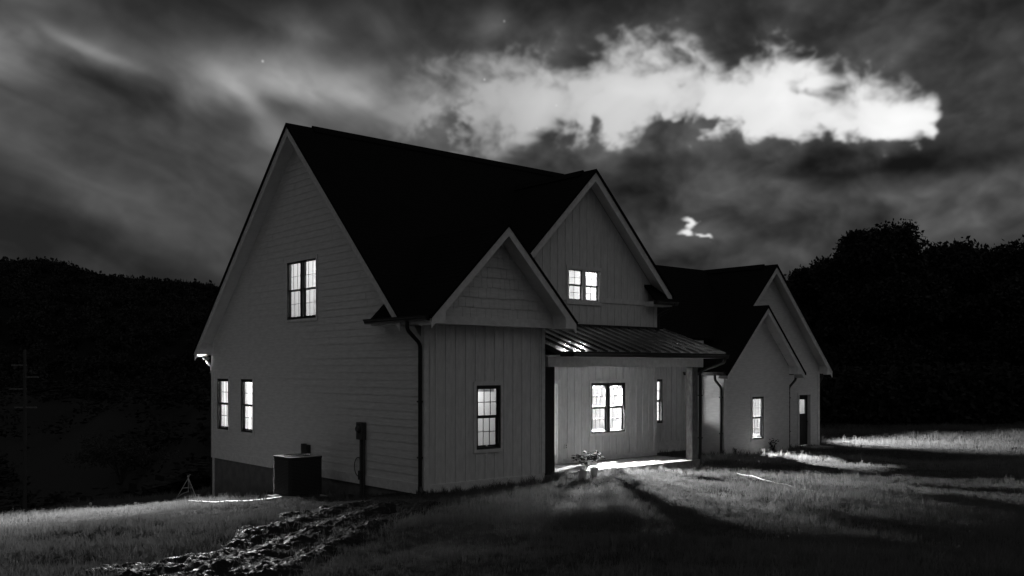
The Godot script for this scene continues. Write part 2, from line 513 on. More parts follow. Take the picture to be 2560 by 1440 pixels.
func make_grass() -> void:
	var near_m := blade_mesh(13, 0.10, 0.075, 0.0032)
	var tall_m := blade_mesh(11, 0.17, 0.06, 0.0042)
	var near := []; var tall := []
	var bands := [[7.5, 14.0, 190.0], [14.0, 20.0, 200.0], [20.0, 26.0, 130.0], [26.0, 34.0, 70.0], [34.0, 52.0, 30.0]]
	for b in bands:
		var area: float = 0.66 * (b[1] * b[1] - b[0] * b[0])
		for k in int(area * b[2]):
			var d := sqrt(lerpf(b[0] * b[0], b[1] * b[1], rng.randf()))
			var x := d * rng.randf_range(-0.66, 0.66)
			var p := to_uv(x, d)
			var roll := rng.randf()
			if in_house(p.x, p.y, 0.02): continue
			if p.y > 22.0 and p.x < 14.0: continue
			if mud_share(p.x, p.y) > roll * 1.1 + 0.0: continue
			var patch := n_gnd.get_noise_2d(x * 5.0 + 500.0, d * 5.0)
			if p.x < 0.0 and p.x > -1.7 and p.y > 0.0 and p.y < 7.0 and roll > 0.25: continue
			if patch < -0.28 and roll > 0.55: continue
			var s := rng.randf_range(0.6, 1.3) * (1.0 + 0.75 * patch) * (1.0 + maxf(d - 22.0, 0.0) * 0.02)
			var t := Transform3D(Basis(Vector3.UP, rng.randf() * PI2).scaled(Vector3(s, s * rng.randf_range(0.8, 1.2), s)), Vector3(x, ground(x, d), -d))
			var c := clampf(0.8 + 0.35 * patch + rng.randf_range(-0.18, 0.2), 0.35, 1.3)
			var edge := in_house(p.x, p.y, 0.5)
			if (edge and roll < 0.5) or roll < 0.06 + 0.10 * patch: tall.append([t, c])
			else: near.append([t, c])
	var o := scatter("lawn_grass", near_m, M.grass_blade, near, self)
	tag(o, "short grass of the lawn round the house", "grass", "", "stuff")
	o = scatter("long_grass", tall_m, M.grass_blade, tall, self)
	tag(o, "longer uncut grass tufts along the porch edge and in the lawn", "grass", "", "stuff")

# ------------------------------------------------------------------ house: walls
func span(poly: PackedVector2Array, y: float) -> Vector2:
	var lo := 1e9; var hi := -1e9
	for i in poly.size():
		var a := poly[i]; var b := poly[(i + 1) % poly.size()]
		if (a.y <= y and b.y >= y) or (b.y <= y and a.y >= y):
			if absf(a.y - b.y) < 1e-6: continue
			var x := lerpf(a.x, b.x, (y - a.y) / (b.y - a.y))
			lo = minf(lo, x); hi = maxf(hi, x)
	return Vector2(lo, hi)

# cells of a wall between two heights: [bottom left x, bottom right x, top left x, top right x, y0, y1]
func cells(poly: PackedVector2Array, holes: Array, y0: float, y1: float) -> Array:
	var cuts := [y0, y1]
	for p in poly:
		if p.y > y0 + 1e-4 and p.y < y1 - 1e-4: cuts.append(p.y)
	for o in holes:
		for y in [o[2], o[3]]:
			if y > y0 + 1e-4 and y < y1 - 1e-4: cuts.append(y)
	cuts.sort()
	var out := []
	for i in cuts.size() - 1:
		var a: float = cuts[i]; var b: float = cuts[i + 1]
		if b - a < 1e-3: continue
		var s0 := span(poly, a + 1e-4); var s1 := span(poly, b - 1e-4)
		if s0.x > s0.y or s1.x > s1.y: continue
		var left := [s0.x, s1.x]
		var hs := []
		for o in holes:
			if o[2] <= a + 1e-4 and o[3] >= b - 1e-4: hs.append(o)
		hs.sort_custom(func(p, q): return p[0] < q[0])
		for o in hs:
			out.append([left[0], o[0], left[1], o[0], a, b])
			left = [o[1], o[1]]
		out.append([left[0], s0.y, left[1], s1.y, a, b])
	return out

func sheathing(parent: Node, poly: PackedVector2Array, holes: Array, m: Material, z0 := -0.14, z1 := 0.0) -> void:
	var lo := 1e9; var hi := -1e9
	for p in poly:
		lo = minf(lo, p.y); hi = maxf(hi, p.y)
	var st := mb()
	for c in cells(poly, holes, lo, hi):
		ext(st, PackedVector2Array([Vector2(c[0], c[4]), Vector2(c[1], c[4]), Vector2(c[3], c[5]), Vector2(c[2], c[5])]), z0, z1)
	obj("sheathing", st, m, parent)

func lap_siding(parent: Node, poly: PackedVector2Array, holes: Array, y0: float, course := 0.178, m: Material = null) -> void:
	var hi := -1e9
	for p in poly: hi = maxf(hi, p.y)
	var y := y0
	while y < hi - 0.02:
		var groups := {}
		var joint := rng.randf() * 3.66
		var parts := []
		for c in cells(poly, holes, y, minf(y + course, hi)):
			var x := joint + floorf((c[0] - joint) / 3.66) * 3.66
			var rest: Array = c
			while x < c[1] + 4.0:
				if x > maxf(rest[0], rest[2]) + 0.15 and x < minf(rest[1], rest[3]) - 0.15:
					parts.append([rest[0], x - 0.002, rest[2], x - 0.002, rest[4], rest[5], x])
					rest = [x + 0.002, rest[1], x + 0.002, rest[3], rest[4], rest[5]]
				x += 3.66
			parts.append(rest + [1000.0 + int((rest[0] + rest[1]) * 0.5)])
		for c in parts:
			var key := "%.1f" % c[6]
			if not groups.has(key): groups[key] = mb()
			var st: SurfaceTool = groups[key]
			var wob := rng.randf_range(-0.0015, 0.0015)
			var za := lerpf(0.016, 0.005, (c[4] - y) / course) + wob
			var zb := lerpf(0.016, 0.005, (c[5] - y) / course) + wob
			var n := Vector3(0, za - zb, c[5] - c[4]).normalized()
			quad(st, Vector3(c[0], c[4], za), Vector3(c[1], c[4], za), Vector3(c[3], c[5], zb), Vector3(c[2], c[5], zb), n)
			quad(st, Vector3(c[0], c[4], 0.001), Vector3(c[1], c[4], 0.001), Vector3(c[1], c[4], za), Vector3(c[0], c[4], za), Vector3.DOWN)
			tri(st, Vector3(c[0], c[4], 0.001), Vector3(c[0], c[4], za), Vector3(c[2], c[5], zb), Vector3.LEFT)
			tri(st, Vector3(c[1], c[4], 0.001), Vector3(c[1], c[4], za), Vector3(c[3], c[5], zb), Vector3.RIGHT)
		for g in groups: obj("siding_board", groups[g], m if m else M.siding, parent)
		y += course

func battens(parent: Node, poly: PackedVector2Array, holes: Array, x0: float, step: float, pad := 0.1) -> void:
	var flip := PackedVector2Array()
	for p in poly: flip.append(Vector2(p.y, p.x))
	var lo := 1e9; var hi := -1e9
	for p in poly:
		lo = minf(lo, p.x); hi = maxf(hi, p.x)
	var x := x0
	while x < hi - 0.03:
		var s := span(flip, x)
		var segs := [[s.x, s.y]]
		for o in holes:
			if x > o[0] - pad and x < o[1] + pad:
				var nx := []
				for g in segs:
					if o[3] + pad <= g[0] or o[2] - pad >= g[1]: nx.append(g)
					else:
						if o[2] - pad > g[0]: nx.append([g[0], o[2] - pad])
						if o[3] + pad < g[1]: nx.append([o[3] + pad, g[1]])
				segs = nx
		for g in segs:
			if g[1] - g[0] < 0.05: continue
			var st := mb()
			ext(st, PackedVector2Array([Vector2(x - 0.022, g[0]), Vector2(x + 0.022, g[0]), Vector2(x + 0.018, g[1]), Vector2(x - 0.018, g[1])]), 0.001, 0.019)
			obj("batten", st, M.trim, parent)
		x += step

# a window in a wall; the node sits at the lower left corner of the dark frame
func window(parent: Node, x0: float, x1: float, y0: float, y1: float, units := 1, cols := 3, bar := 0.016, fr := 0.05, blind := false, pale := false) -> Node3D:
	var w := node("window", parent, Vector3(x0, y0, 0))
	var W := x1 - x0; var H := y1 - y0
	var t := mb()
	bx(t, -0.075, W + 0.075, H, H + 0.085, -0.01, 0.034)
	bx(t, -0.075, W + 0.075, -0.075, 0.0, -0.01, 0.034)
	bx(t, -0.075, 0, 0, H, -0.01, 0.034)
	bx(t, W, W + 0.075, 0, H, -0.01, 0.034)
	obj("casing", t, M.trim, w)
	var f := mb()
	bx(f, 0.001, fr, 0.001, H - 0.001, -0.10, 0.02); bx(f, W - fr, W - 0.001, 0.001, H - 0.001, -0.10, 0.02)
	bx(f, fr, W - fr, 0.001, 0.055, -0.10, 0.022); bx(f, fr, W - fr, H - fr, H - 0.001, -0.10, 0.018)
	var uw := W / units
	for k in range(1, units):
		bx(f, uw * k - 0.06, uw * k + 0.06, 0.055, H - fr, -0.10, 0.019)
	obj("frame", f, M.trim if pale else M.vinyl, w)
	for k in units:
		var a := (uw * k + 0.06) if k > 0 else fr
		var b := (uw * (k + 1) - 0.06) if k < units - 1 else W - fr
		var mid := H * 0.5 + 0.01
		for s in 2:
			var c := mid if s == 1 else 0.055
			var e := (H - fr) if s == 1 else mid
			var z := -0.02 if s == 1 else -0.055
			var sh := mb()
			var r := 0.036 if fr > 0.03 else 0.024
			bx(sh, a + 0.001, a + r, c, e, z - 0.03, z); bx(sh, b - r, b - 0.001, c, e, z - 0.03, z)
			bx(sh, a + r, b - r, c, c + r, z - 0.031, z - 0.001); bx(sh, a + r, b - r, e - r, e, z - 0.031, z - 0.001)
			obj("upper_sash" if s == 1 else "lower_sash", sh, M.vinyl, w)
			var px0 := a + r; var px1 := b - r; var py0 := c + r; var py1 := e - r
			var g := mb()
			for i in range(1, cols):
				var xx := lerpf(px0, px1, float(i) / cols)
				bx(g, xx - bar * 0.5, xx + bar * 0.5, py0, py1, z - 0.02, z - 0.010)
			var ym := (py0 + py1) * 0.5
			bx(g, px0, px1, ym - bar * 0.5, ym + bar * 0.5, z - 0.0195, z - 0.0095)
			obj("muntin", g, M.vinyl, w)
			for i in cols:
				for j in 2:
					var p := mb()
					var qx0 := lerpf(px0, px1, float(i) / cols); var qx1 := lerpf(px0, px1, float(i + 1) / cols)
					var qy0 := py0 if j == 0 else ym; var qy1 := ym if j == 0 else py1
					quad(p, Vector3(qx0, qy0, z - 0.015), Vector3(qx1, qy0, z - 0.015), Vector3(qx1, qy1, z - 0.015), Vector3(qx0, qy1, z - 0.015), Vector3.BACK)
					obj("pane", p, M.glass, w)
		var lk := mb()
		cbx(lk, (a + b) * 0.5 - 0.03, (a + b) * 0.5 + 0.03, 0.06, 0.082, -0.055, -0.035, 0.006)
		obj("sash_lift", lk, M.pale_plastic, w)
		if blind:
			var bl := mb()
			bx(bl, a + 0.01, b - 0.01, H - fr - 0.035, H - fr - 0.005, -0.20, -0.13)
			for i in 5:
				bx(bl, a + 0.015, b - 0.015, H - fr - 0.050 - 0.013 * i, H - fr - 0.042 - 0.013 * i, -0.19 - 0.004 * (i % 2), -0.14)
			obj("raised_blind", bl, M.room_dark, w)
	return w

func room(called: String, x0: float, x1: float, y0: float, y1: float, za: float, zb: float, lamps: Array, energy: float, paint: Material) -> Node3D:
	# za, zb: distances behind the front wall plane (v); all in house axes
	var r := node(called, house)
	var st := mb()
	bx(st, x0 - 0.06, x1 + 0.06, y0 - 0.08, y0, -zb - 0.06, -za)
	obj("room_floor", st, M.room_floor, r)
	st = mb()
	bx(st, x0 - 0.06, x1 + 0.06, y1, y1 + 0.06, -zb - 0.06, -za)
	obj("room_ceiling", st, M.ceiling_paint, r)
	st = mb()
	bx(st, x0, x1, y0, y1, -zb - 0.06, -zb)
	bx(st, x0, x1, y0, y0 + 0.13, -zb, -zb + 0.015)
	obj("back_wall", st, paint, r)
	st = mb()
	bx(st, x0 - 0.06, x0, y0, y1, -zb - 0.06, -za)
	obj("side_wall", st, paint, r)
	st = mb()
	bx(st, x1, x1 + 0.06, y0, y1, -zb - 0.06, -za)
	bx(st, x1 - 0.015, x1, y0, y0 + 0.13, -zb, -za)
	obj("side_wall", st, paint, r)
	for l in lamps:
		var c := mb()
		if l[2] < 1.5:
			# a low standing lamp, added to light an outside wall through the window
			var tb := mb()
			lathe(tb, PackedVector2Array([Vector2(0, y0), Vector2(0.16, y0), Vector2(0.16, y0 + 0.03), Vector2(0.02, y0 + 0.05), Vector2(0.015, l[2] - 0.16), Vector2(0, l[2] - 0.16)]), Vector3(l[0], 0, -l[1]), 16)
			obj("added_lamp_stand", tb, M.grey_metal, r)
			lathe(c, PackedVector2Array([Vector2(0, -0.16), Vector2(0.06, -0.15), Vector2(0.09, -0.08), Vector2(0.06, -0.01), Vector2(0, 0.0)]), Vector3(l[0], l[2], -l[1]), 18)
		elif y1 - l[2] > 0.1:
			# a globe hanging on a cord
			var cd := mb()
			tube(cd, PackedVector3Array([Vector3(l[0], y1, -l[1]), Vector3(l[0], l[2], -l[1])]), 0.006, 6)
			obj("lamp_cord", cd, M.black_metal, r)
			lathe(c, PackedVector2Array([Vector2(0, -0.14), Vector2(0.05, -0.12), Vector2(0.07, -0.07), Vector2(0.05, -0.02), Vector2(0, 0.0)]), Vector3(l[0], l[2], -l[1]), 18)
		else: lathe(c, PackedVector2Array([Vector2(0, -0.012), Vector2(0.07, -0.010), Vector2(0.085, 0.0)]), Vector3(l[0], l[2], -l[1]), 18)
		obj("ceiling_or_added_light", c, M.lamp_glow, r)
		if l.size() > 4:
			# a tilted downlight
			var sp := SpotLight3D.new()
			sp.name = "downlight_source"
			sp.light_energy = energy * l[3]
			sp.light_size = 0.06
			sp.spot_range = 30.0
			sp.spot_attenuation = 2.0
			sp.spot_angle = 44.0
			sp.spot_angle_attenuation = 0.5
			sp.shadow_enabled = true
			r.add_child(sp, true)
			sp.position = Vector3(l[0], l[2] - 0.07, -l[1])
			var aim: Vector3 = Vector3(l[4].x, l[4].y, -l[4].z) - sp.position
			sp.basis = Basis.looking_at(aim.normalized())
			continue
		var o := OmniLight3D.new()
		o.name = "ceiling_or_added_light_source"
		o.light_energy = energy * (l[3] if l.size() > 3 else 1.0)
		o.light_size = 0.09
		o.omni_range = 30.0
		o.omni_attenuation = 2.0
		o.shadow_enabled = true
		r.add_child(o, true)
		o.position = Vector3(l[0], l[2] - 0.07, -l[1])
	return r

func downspout(path: PackedVector3Array, shoe := true) -> void:
	var d := node("downspout", house)
	var st := mb()
	tube(st, smooth_path(path, 0.09), 0.045, 10)
	obj("pipe", st, M.black_metal, d)
	var e := path[-1]
	st = mb()
	var straps := 0
	for y in [e.y + 0.75, e.y + 2.0]:
		if y < path[-2].y - 0.2:
			bx(st, e.x - 0.052, e.x + 0.052, y, y + 0.035, e.z - 0.052, e.z + 0.052)
			straps += 1
	if straps: obj("strap", st, M.black_metal, d)
	if shoe:
		st = mb()
		tube(st, PackedVector3Array([e + Vector3(0, 0.12, 0), e + Vector3(0.0, 0.02, 0.02), e + Vector3(0.02, -0.04, 0.10)]), 0.05, 10, 0.085)
		obj("shoe", st, M.black_metal, d)

# K-style gutter along local x of a node, front face towards +z
func gutter(parent: Node, at: Vector3, turn: float, length: float) -> void:
	var g := node("gutter", parent, at, turn)
	var st := mb()
	# profile in (z, y) swept along x: rotate so that ext's x is z
	var prof := PackedVector2Array([Vector2(0, 0), Vector2(0.075, 0), Vector2(0.095, 0.03), Vector2(0.1, 0.06), Vector2(0.125, 0.085), Vector2(0.13, 0.115), Vector2(0.115, 0.115), Vector2(0.108, 0.10), Vector2(0.08, 0.07), Vector2(0.07, 0.012), Vector2(0.012, 0.012), Vector2(0.012, 0.115), Vector2(0, 0.115)])
	ext(st, prof, 0.0, length)
	var o := obj("trough", st, M.black_metal, g)
	o.rotation.y = -PI / 2
	o.position.x = length
	st = mb()
	var cap := PackedVector2Array([Vector2(0, 0), Vector2(0.075, 0), Vector2(0.095, 0.03), Vector2(0.1, 0.06), Vector2(0.125, 0.085), Vector2(0.13, 0.115), Vector2(0, 0.115)])
	for e in [-0.001, length - 0.002]:
		st = mb()
		ext(st, cap, e - 0.003, e + 0.004)
		o = obj("end_cap", st, M.black_metal, g)
		o.rotation.y = -PI / 2
		o.position.x = length

# one slope of a roof whose cross-section is in local x, y and which runs along local z
func slope(parent: Node, xa: float, ya: float, xb: float, yb: float, z0: float, z1: float) -> void:
	var st := mb()
	ext(st, PackedVector2Array([Vector2(xa, ya), Vector2(xb, yb), Vector2(xb, yb - 0.075), Vector2(xa, ya - 0.075)]), z0, z1)
	# courses of shingle tabs, each a thin step
	var n := int(Vector2(xa, ya).distance_to(Vector2(xb, yb)) / 0.14)
	for i in n:
		var p := Vector2(xb, yb).lerp(Vector2(xa, ya), float(i) / n)
		var q := Vector2(xb, yb).lerp(Vector2(xa, ya), (i + 1.05) / n)
		ext(st, PackedVector2Array([p + Vector2(0, 0.008), q + Vector2(0, 0.002), q, p]), z0 + 0.002, z1 - 0.002)
	obj("roof_slope", st, M.shingle, parent)

# sloping trim under the roof edge (rake board and soffit) on a gable; local frame of the gable wall
func rake(parent: Node, xa: float, ya: float, xb: float, yb: float, z_out: float, z_wall: float, deep := 0.26) -> void:
	var st := mb()
	ext(st, PackedVector2Array([Vector2(xa, ya - 0.076), Vector2(xb, yb - 0.076), Vector2(xb, yb - 0.076 - deep), Vector2(xa, ya - 0.076 - deep)]), z_out - 0.03, z_out)
	obj("rake_board", st, M.trim, parent)
	st = mb()
	ext(st, PackedVector2Array([Vector2(xa, ya - 0.20), Vector2(xb, yb - 0.20), Vector2(xb, yb - 0.225), Vector2(xa, ya - 0.225)]), z_wall, z_out - 0.031)
	obj("rake_soffit", st, M.siding, parent)

func build_house() -> void:
	house = thing("farmhouse", "white board-clad farmhouse with steep dark gable roofs and lit windows", "house", hw(0, 0, 0), atan2(0.6521, 0.7581))
	var sl := 0.943
	# ---- left gable wall, local x = -v
	var lw := node("gable_wall", house, Vector3.ZERO, -PI / 2)
	var poly := PackedVector2Array([Vector2(-11.68, 0.0), Vector2(0, 0.0), Vector2(0, 3.36), Vector2(-5.8, 9.16), Vector2(-11.68, 3.6)])
	var holes := [[-11.245, -10.4, 0.91, 2.49], [-9.51, -8.69, 0.91, 2.49], [-6.53, -4.9, 4.15, 5.72]]
	sheathing(lw, poly, holes, M.trim)
	var sided := PackedVector2Array([Vector2(-11.58, 0.22), Vector2(-0.02, 0.22), Vector2(-0.02, 3.36), Vector2(-5.8, 9.16), Vector2(-11.58, 3.69)])
	lap_siding(lw, sided, holes, 0.22)
	var st := mb()
	bx(st, -11.70, 0.0, -0.02, 0.22, 0.001, 0.03)
	obj("skirt_board", st, M.trim, lw)
	st = mb()
	bx(st, -11.70, -11.58, 0.22, 3.5, 0.001, 0.03)
	obj("corner_board", st, M.trim, lw)
	window(lw, -11.245, -10.4, 0.91, 2.49, 1, 3)
	window(lw, -9.51, -8.69, 0.91, 2.49, 1, 3)
	window(lw, -6.53, -4.9, 4.15, 5.72, 2, 3, 0.008, 0.022)
	st = mb()
	bx(st, -11.66, -0.05, -2.6, -0.02, -0.3, -0.03)
	obj("foundation_wall", st, M.foundation, lw)
	# rakes and main roof
	rake(lw, -5.8, 9.38, -0.4, 3.98, 0.40, 0.0)
	rake(lw, -5.8, 9.38, -12.14, 9.38 - sl * 6.34, 0.40, 0.0)
	st = mb()
	ext(st, PackedVector2Array([Vector2(-12.14, 3.24), Vector2(-11.68, 3.24), Vector2(-11.68, 3.75), Vector2(-12.14, 3.32)]), -9.9, 0.395)
	obj("eave_box", st, M.trim, lw)
	gutter(house, Vector3(10.0, 3.25, -12.14), PI, 10.4)
	var rf := node("main_roof", house, Vector3.ZERO, -PI / 2)
	slope(rf, -5.8, 9.38, -0.4, 3.98, -3.9, 0.44)
	slope(rf, -5.8, 9.38, -1.95, 5.53, -4.93, -3.9)
	slope(rf, -5.8, 9.38, -2.74, 6.32, -9.03, -4.93)
	slope(rf, -5.8, 9.38, -1.95, 5.53, -10.2, -9.03)
	slope(rf, -5.8, 9.38, -12.2, 9.38 - sl * 6.4, -10.2, 0.44)
	st = mb()
	ext(st, PackedVector2Array([Vector2(-5.98, 9.25), Vector2(-5.8, 9.44), Vector2(-5.62, 9.25), Vector2(-5.62, 9.22), Vector2(-5.98, 9.22)]), -9.9, -0.35)
	obj("ridge_vent", st, M.shingle, rf)
	# ---- bay with its own gable
	var bay := node("bay_wall", house)
	poly = PackedVector2Array([Vector2(0, -0.12), Vector2(3.61, -0.12), Vector2(3.61, 3.82), Vector2(0, 3.82)])
	holes = [[1.45, 2.19, 0.91, 2.41]]
	sheathing(bay, poly, holes, M.panel)
	battens(bay, PackedVector2Array([Vector2(0.1, 0.2), Vector2(3.51, 0.2), Vector2(3.51, 3.8), Vector2(0.1, 3.8)]), holes, 0.30, 0.288)
	st = mb()
	bx(st, -0.03, 3.61, -0.14, 0.20, 0.001, 0.028)
	obj("skirt_board", st, M.trim, bay)
	st = mb()
	bx(st, -0.03, 0.10, 0.20, 3.81, 0.001, 0.026)
	bx(st, -0.03, 0.0, 0.20, 3.81, -0.1, 0.001)
	obj("corner_board", st, M.trim, bay)
	st = mb()
	bx(st, 3.51, 3.625, 0.20, 3.81, 0.001, 0.026)
	obj("corner_board", st, M.trim, bay)
	window(bay, 1.45, 2.19, 0.91, 2.41, 1, 3, 0.016, 0.05, true)
	st = mb()
	bx(st, 3.49, 3.61, -0.1, 3.82, -1.9, -0.14)
	obj("side_wall", st, M.panel, bay)
	var bg := node("bay_gable", house, Vector3(0, 0, 0.3))
	poly = PackedVector2Array([Vector2(0.0, 3.80), Vector2(3.61, 3.80), Vector2(3.61, 4.12), Vector2(1.8, 5.93), Vector2(0.0, 4.13)])
	sheathing(bg, poly, [], M.siding, -0.3, 0.0)
	st = mb()
	bx(st, -0.0, 3.61, 3.80, 3.98, 0.001, 0.03)
	obj("frieze_board", st, M.trim, bg)
	var row := 0
	var y := 3.97
	while y < 5.85:
		var s := span(poly, y + 0.1)
		var x := s.x - rng.randf() * 0.15
		while x < s.y:
			var wd := rng.randf_range(0.13, 0.27)
			var a := maxf(x, s.x); var b := minf(x + wd - 0.006, s.y)
			if b - a > 0.02:
				st = mb()
				var yb := y + rng.randf_range(-0.012, 0.012)
				var z := rng.randf_range(0.020, 0.027)
				var s2 := span(poly, minf(y + 0.236, 5.92))
				var a2 := maxf(a, s2.x); var b2 := minf(b, s2.y)
				if a2 > b2:
					a2 = (a + b) * 0.5; b2 = a2
				var p := [Vector3(a, yb, 0.001), Vector3(b, yb, 0.001), Vector3(b2, y + 0.235, 0.001), Vector3(a2, y + 0.235, 0.001), Vector3(a, yb, z), Vector3(b, yb, z), Vector3(b2, y + 0.235, 0.007), Vector3(a2, y + 0.235, 0.007)]
				quad(st, p[4], p[5], p[6], p[7], Vector3(0, 0.05, 1).normalized())
				quad(st, p[0], p[1], p[5], p[4], Vector3.DOWN)
				quad(st, p[0], p[4], p[7], p[3], Vector3.LEFT); quad(st, p[1], p[5], p[6], p[2], Vector3.RIGHT)
				obj("shingle", st, M.siding, bg)
			x += wd
		y += 0.235
		row += 1
	rake(bg, 1.8, 6.14, 3.97, 3.97, 0.48, 0.0, 0.22)
	rake(bg, 1.8, 6.14, -0.37, 3.97, 0.48, 0.0, 0.22)
	for sgn in [[-0.37, 0.0], [3.61, 3.97]]:
		st = mb()
		var o0: float = sgn[0] if sgn[0] < 0 else sgn[1]
		var i0: float = sgn[1] if sgn[0] < 0 else sgn[0]
		ext(st, PackedVector2Array([Vector2(i0, 3.78), Vector2(o0, 3.78), Vector2(o0, 3.90), Vector2(i0, 4.22)]), -0.02, 0.482)
		obj("eave_return", st, M.trim, bg)
	st = mb()
	bx(st, -0.36, 0.0, 3.79, 3.90, -1.95, -0.03)
	obj("eave_box", st, M.trim, bg)
	var brf := node("bay_roof", house)
	slope(brf, 1.8, 6.14, 3.99, 3.95, -2.7, 0.80)
	slope(brf, 1.8, 6.14, 0.0, 4.34, -2.7, 0.80)
	slope(brf, 0.0, 4.34, -0.39, 3.95, -1.66, 0.80)
	gutter(house, Vector3(-0.37, 3.84, -1.80), -PI / 2, 2.5)
	gutter(house, Vector3(3.97, 3.84, 0.72), PI / 2, 0.85)
	# ---- recessed front wall with the dormer gable above
	var fw := node("front_wall", house, Vector3(0, 0, -1.75))
	poly = PackedVector2Array([Vector2(3.6, 0.12), Vector2(9.9, 0.12), Vector2(9.9, 3.1), Vector2(3.6, 3.1)])
	holes = [[4.21, 5.72, 0.16, 2.38], [7.05, 8.49, 0.94, 2.39]]
	sheathing(fw, poly, holes, M.panel)
	battens(fw, PackedVector2Array([Vector2(3.6, 0.2), Vector2(9.8, 0.2), Vector2(9.8, 3.0), Vector2(3.6, 3.0)]), holes, 3.82, 0.288)
	st = mb()
	bx(st, 5.95, 9.93, 0.15, 0.28, 0.001, 0.026)
	obj("skirt_board", st, M.trim, fw)
	st = mb()
	bx(st, 9.79, 9.93, 0.28, 3.0, 0.001, 0.026)
	obj("corner_board", st, M.trim, fw)
	window(fw, 7.05, 8.49, 0.94, 2.39, 2, 3, 0.021, 0.05, true)
	# front door with a sidelight
	var dr := node("front_door", house, Vector3(4.21, 0.16, -1.75))
	st = mb()
	bx(st, -0.09, 0.0, 0, 2.22, -0.1, 0.035); bx(st, 1.51, 1.60, 0, 2.22, -0.1, 0.035); bx(st, -0.12, 1.63, 2.22, 2.34, -0.1, 0.04); bx(st, 1.0, 1.08, 0, 2.22, -0.1, 0.03)
	obj("casing", st, M.trim, dr)
	st = mb()
	bx(st, 0.0, 1.0, 0.02, 2.22, -0.08, -0.03)
	obj("door_leaf", st, M.dark_wood, dr)
	st = mb()
	bx(st, 1.08, 1.51, 0.0, 0.25, -0.09, -0.02)
	obj("sidelight_panel", st, M.trim, dr)
	st = mb()
	bx(st, 1.08, 1.13, 0.25, 2.22, -0.07, -0.02); bx(st, 1.46, 1.51, 0.25, 2.22, -0.07, -0.02)
	obj("sidelight_frame", st, M.trim, dr)
	st = mb()
	quad(st, Vector3(1.13, 0.25, -0.04), Vector3(1.46, 0.25, -0.04), Vector3(1.46, 2.22, -0.04), Vector3(1.13, 2.22, -0.04), Vector3.BACK)
	obj("pane", st, M.glass, dr)
	st = mb()
	tube(st, PackedVector3Array([Vector3(0.92, 0.95, -0.03), Vector3(0.92, 0.95, 0.03), Vector3(0.92, 1.2, 0.03), Vector3(0.92, 1.2, -0.03)]), 0.012)
	obj("handle", st, M.black_metal, dr)
	# socket on the wall
	var so := node("wall_socket", house, Vector3(6.03, 0.63, -1.75))
	st = mb()
	cbx(st, -0.045, 0.045, -0.07, 0.07, 0.0, 0.05, 0.01)
	obj("box", st, M.pale_plastic, so)
	st = mb()
	cbx(st, -0.016, 0.016, 0.012, 0.044, 0.05, 0.053, 0.006); cbx(st, -0.016, 0.016, -0.044, -0.012, 0.05, 0.053, 0.006)
	obj("outlet", st, M.vinyl, so)
	# dormer gable
	var dg := node("dormer_gable", house, Vector3(0, 0, -1.75))
	poly = PackedVector2Array([Vector2(3.8, 3.1), Vector2(9.9, 3.1), Vector2(9.9, 5.15), Vector2(6.85, 8.2), Vector2(3.8, 5.15)])
	holes = [[6.14, 7.41, 4.70, 5.62]]
	sheathing(dg, poly, holes, M.panel)
	battens(dg, PackedVector2Array([Vector2(3.9, 4.86), Vector2(9.78, 4.86), Vector2(9.78, 5.0), Vector2(6.85, 8.1), Vector2(3.9, 5.0)]), holes, 4.03, 0.288)
	battens(dg, PackedVector2Array([Vector2(3.9, 3.9), Vector2(9.78, 3.9), Vector2(9.78, 4.72), Vector2(3.9, 4.72)]), holes, 4.03, 0.288)
	for seg in [[3.8, 6.06], [7.49, 9.79]]:
		st = mb()
		bx(st, seg[0], seg[1], 4.72, 4.86, 0.001, 0.028)
		obj("belly_band", st, M.trim, dg)
	st = mb()
	bx(st, 9.79, 9.93, 3.95, 5.1, 0.001, 0.026)
	bx(st, 9.9, 9.93, 3.95, 5.1, -0.1, 0.001)
	obj("corner_board", st, M.trim, dg)
	window(dg, 6.14, 7.41, 4.70, 5.62, 2, 2, 0.010, 0.022, false, true)
	rake(dg, 6.85, 8.44, 10.19, 5.10, 0.40, 0.0)
	rake(dg, 6.85, 8.44, 3.51, 5.10, 0.40, 0.0)
	var drf := node("dormer_roof", house, Vector3(0, 0, -1.75))
	slope(drf, 6.85, 8.44, 10.23, 5.06, -3.6, 0.44)
	slope(drf, 6.85, 8.44, 3.47, 5.06, -3.6, 0.44)
	st = mb()
	ext(st, PackedVector2Array([Vector2(6.67, 8.31), Vector2(6.85, 8.50), Vector2(7.03, 8.31)]), -3.3, -0.1)
	obj("ridge_vent", st, M.shingle, drf)
	# small return roof at the right end of the dormer
	var rr := node("return_roof", house, Vector3(10.22, 0, 0), -PI / 2)
	slope(rr, -1.75, 5.36, -1.28, 4.86, 0.0, 0.86)
	st = mb()
	bx(st, -1.75, -1.36, 4.70, 4.83, 0.02, 0.84)
	obj("soffit_box", st, M.trim, rr)
	gutter(house, Vector3(9.34, 4.74, -1.36), 0.0, 1.05)
	st = mb()
	bx(st, 9.9, 10.2, 4.72, 5.0, -5.0, -1.78)
	obj("eave_box", st, M.trim, house)
	gutter(house, Vector3(10.2, 4.74, -1.25), PI / 2, 3.0)
	# right end wall of the main block
	var rw := node("end_wall", house, Vector3(9.9, 0, 0), -PI / 2)
	sheathing(rw, PackedVector2Array([Vector2(-11.68, -1.5), Vector2(-1.76, -1.5), Vector2(-1.76, 5.1), Vector2(-5.8, 9.16), Vector2(-11.68, 3.6)]), [], M.siding, 0.0, 0.14)
	st = mb()
	bx(st, 0.0, 9.9, -2.2, 3.6, -11.68, -11.55)
	obj("rear_wall", st, M.siding, house)
	# ---- porch
	var po := node("porch", house)
	st = mb()
	bx(st, 3.62, 9.82, -0.35, 0.15, -1.74, 0.0)
